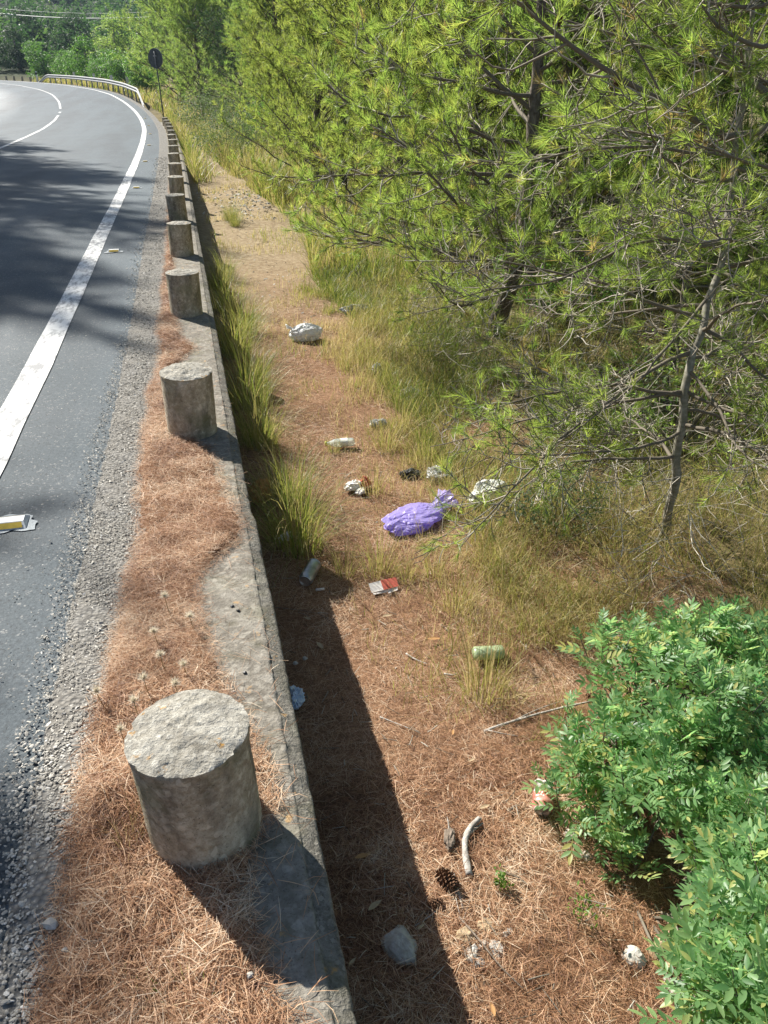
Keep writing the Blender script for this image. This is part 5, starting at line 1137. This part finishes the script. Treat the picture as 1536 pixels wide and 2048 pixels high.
stick('small dark stick lying near the driftwood', [(1000, 1748), (1030, 1758), (1060, 1780)], .0045, .002, 'brown_bark')
stick('short brown stick left of the crushed red can', [(1015, 1628), (1032, 1616), (1048, 1610)], .005, .003, 'brown_bark')
stick('thin grey twig from shade into sun below the carton', [(760, 1440), (810, 1458), (838, 1470)], .0028, .0014)
stick('curved grey twig on the sunny needles', [(812, 1312), (832, 1325), (855, 1332)], .0035, .0018)
stick('thin twig lying across the deep wall shade', [(830, 1858), (860, 1840), (880, 1820)], .0022, .0014)
stick('long fine stem crossing the wall shade beside the can', [(552, 1218), (600, 1225), (640, 1230), (665, 1248)], .0018, .0012, 'brown_bark')
stick('pale stub on the needles in mid floor', [(888, 1352), (905, 1356), (915, 1352)], .004, .003)
p = at(898, 1688); t = thing('bark_piece', 'chunk of grey bark lying left of the driftwood', 'bark', p, 1.3); settle(t, p)
V, Q, T = sphere_uv(24, 18); V = V * [.036, .017, .014] * (1 + .25 * fbm(V * 3, 3))[:, None] + [0, 0, .012]; obj('slab', Bag().add(V, Q, T).mesh('bark_slab'), M['brown_bark'], t)
b = Bag(); tube1(b, [(.03, 0, .014), (.052, .002, .02), (.07, .004, .018)], [.003, .0018, .001], 5); obj('splinter', b.mesh('bark_splinter'), M['dead_wood'], t)
def pine_cone(label, p, s, rot, parent=None):
    t = thing('pine_cone', label, 'pine cone', p, 0, None, rot); t.scale = (s, s, s)
    b = Bag(); lathe(b, [(.0005, -.034), (.008, -.03), (.011, 0), (.006, .03), (.0005, .036)], 10); obj('core', b.mesh('cone_core', True), M['cone'], t)
    b = Bag()
    for i in range(70):
        f = i / 69; a = i * 2.39996; z = -.032 + .064 * f; R_ = .021 * math.sin(math.pi * (.12 + .8 * f)) ** .7 + .004; el = -.3 + 1.3 * f
        u = np.array([math.cos(a), math.sin(a), 0]); w = np.array([-math.sin(a), math.cos(a), 0]); d = u * math.cos(el) + UP * math.sin(el); c = UP * z + u * .006; L = R_
        n_ = np.cross(d, w)
        V = np.array([c - w * .002, c + w * .002, c + d * L * .75 + w * .0055, c + d * L + UP * .001, c + d * L * .75 - w * .0055, c + d * L * .8 + n_ * -.003]); b.add(V, None, [(0, 1, 5), (1, 2, 5), (2, 3, 5), (3, 4, 5), (4, 0, 5), (0, 2, 1), (0, 3, 2), (0, 4, 3)])
    sc_ = obj('scales', b.mesh('cone_scales'), M['cone'], t); sc_['kind'] = 'stuff'; return t
q = at(893, 1770); pine_cone('open brown pine cone on the needles left of the driftwood foot', (q[0], q[1], q[2] + .026), .9, (1.35, .2, .4))
q = at(868, 1815); pine_cone('half crushed pine cone at the edge of the wall shade', (q[0], q[1], q[2] + .018), .55, (1.5, .2, 1.4))
q = at(1188, 1405); pine_cone('dark pine cone in the grass between the two leafy lobes', (q[0], q[1], q[2] + .024), .9, (1.5, .1, .9))
for k, (u, v, yy) in enumerate([(1232, 168, 2.9), (1385, 205, 2.75), (1116, 42, 3.1)]):
    q = at_y(u, v, yy); pine_cone(['dark pine cone hanging under the slanting limb', 'dark pine cone cluster where the slanting limb meets the thicket', 'small closed cone hanging high in the pine'][k], q, [.9, 1.25, .6][k], (math.pi + .3 * k, .2, k))
def dead_leaf(label, uv, L, rz, tilt=.2):
    p = at(*uv); V, T, ti = [], [], 0; t_ = np.linspace(0, 1, 7); w = np.sin(np.pi * t_ ** .8) * L * .16; pts = []
    for i in range(7):
        for sg in (-1, 0, 1): pts.append((t_[i] * L - L / 2, sg * w[i], .004 + abs(sg) * .5 * w[i] + .12 * L * (t_[i] - .5) ** 2))
    o = obj('dead_leaf', Bag().add(np.array(pts), grid_faces(7, 3)).mesh('dead_leaf', True), M['brown_paper'] if random.random() < .3 else M['limestone_warm']); settle(o, p); o.location.z += .004; o.rotation_euler = (0, tilt * .3, rz); return tag(o, label, 'leaf', 'curled dead leaves on the needle floor')
for (u, v, L, rz, lab) in [(775, 1240, .05, .1, 'pale curled leaf below the carton'), (868, 1287, .06, -.1, 'pale flat leaf left of the green bottle'), (842, 1865, .028, .4, 'pale notched leaf just above the flat white stone'),
                       (750, 1822, .05, .5, 'dim leaf in the wall shade above the flat white stone'), (726, 1724, .05, .1, 'broad dim leaf lying in the middle of the wall shade'), (705, 1935, .03, .7, 'small leaf in the wall shade left of the white stone'),
                       (984, 2030, .035, 1.5, 'pale leaf at the bottom edge of the sunny floor'), (968, 1625, .04, .2, 'pale leaf on needles above the bark piece'), (905, 1475, .03, 1.2, 'white papery leaf in mid floor above the forked branch'), (943, 1530, .03, .4, 'white papery leaf under the forked branch'),
                       (640, 1300, .06, 1.9, 'narrow leaf in the wall shade below the can'), (615, 1245, .04, 2.4, 'small leaf right under the silver can'), (1140, 1590, .04, .3, 'leaf at the bush edge'), (880, 1232, .03, .9, 'leaf beside the straggling tuft'), (330, 1885, .03, -.5, None)]:
    if lab: dead_leaf(lab, (u, v), L, rz)
p = road_pt(.98, -.36, .03); o = obj('cigarette_end', (lambda b: (tube1(b, [(0, 0, 0), (.024, 0, 0)], .0036, 8), b.mesh('cigarette_end', True))[1])(Bag()), M['white_card'], None, [float(v) for v in p]); o.rotation_euler = (0, 0, -.7); tag(o, 'pale stub lying on the needles beside the gravel', 'cigarette end')
p = at(632, 1186); o = obj('cigarette_end', bpy.data.meshes['cigarette_end'], None, None, (float(p[0]), float(p[1]), float(p[2]) + .016)); o.scale = (1.6,) * 3; tag(o, 'tan stub in the wall shade below the silver can', 'cigarette end')
for k, (u, v) in enumerate([(591, 1335), (610, 1326)]):
    p = at(u, v); b = Bag(); V, Q, T = sphere_uv(14, 9); b.add(V * [.009, .009, .0075] + [0, 0, .009], Q, T); b.add(V * [.004, .004, .004] + [.008, 0, .006], Q, T)
    o = obj('snail_shell', b.mesh('snail_shell', True), M['limestone']); settle(o, p); tag(o, ['pale snail shell in the wall shade, left of the pair', 'pale snail shell in the wall shade, right of the pair'][k], 'shell')
# dried thistles among the needles between the first two bollards
for k, (yy, d) in enumerate([(1.86, -.23), (1.74, -.21), (1.70, -.15), (1.64, -.25), (1.55, -.27), (1.64, -.37), (1.93, -.13), (2.02, -.20), (1.60, -.17), (1.47, -.30)]):
    p = road_pt(yy, d, .012); hh = random.uniform(.05, .085); t = thing('thistle', 'dried pale thistle head among the needles behind the nearest bollard', 'thistle', p, 0, 'dried thistles behind the nearest bollard')
    b = Bag(); tube1(b, [(.01, 0, -.01), (0, .004, hh * .5), (0, 0, hh)], [.0014, .0012, .001], 5, .5, True, 2); obj('stem', b.mesh('thistle_stem'), M['grass_dry'], t)
    V, T, ti = tuft_needles(np.array([[0, 0, hh]]), np.array([[0, 0, 1.]]), 110, .022, .0024, .004, (5, 115)); f = obj('head', make_mesh('thistle_head', V, [T], False, np.clip(ti * .2 + .85, 0, 1)), M['straw'], t)
# small seedlings on the needle floor
for k, (u, v, s_) in enumerate([(1000, 1780, .05), (1165, 1850, .09), (1110, 1560, .05)]):
    p = at(u, v); shrub(['tiny green seedling near the small dark stick', 'spindly green seedling between needles and the bottom bush', 'creeping seedling left of the crushed red can'][k], p, [(0, 0, s_ * .8, s_ * .55, s_ * .6)], 90, .014, 'green_grass', 5, 'seedling')

# ------------------------------------------------------------------ air between here and the hill
hz = Bag(); box(hz, (0, 400, 58.5), (1430, 960, 123))
hb = MB('haze'); hb.N.remove(hb.b); pv = hb.N.new('ShaderNodeVolumePrincipled'); pv.inputs['Color'].default_value = (.66, .82, 1.0, 1); pv.inputs['Density'].default_value = .00028; pv.inputs['Anisotropy'].default_value = 0.0
hb.L.new(pv.outputs[0], hb.out.inputs['Volume']); tag(obj('haze', hz.mesh('haze'), hb.m), kind='stuff')
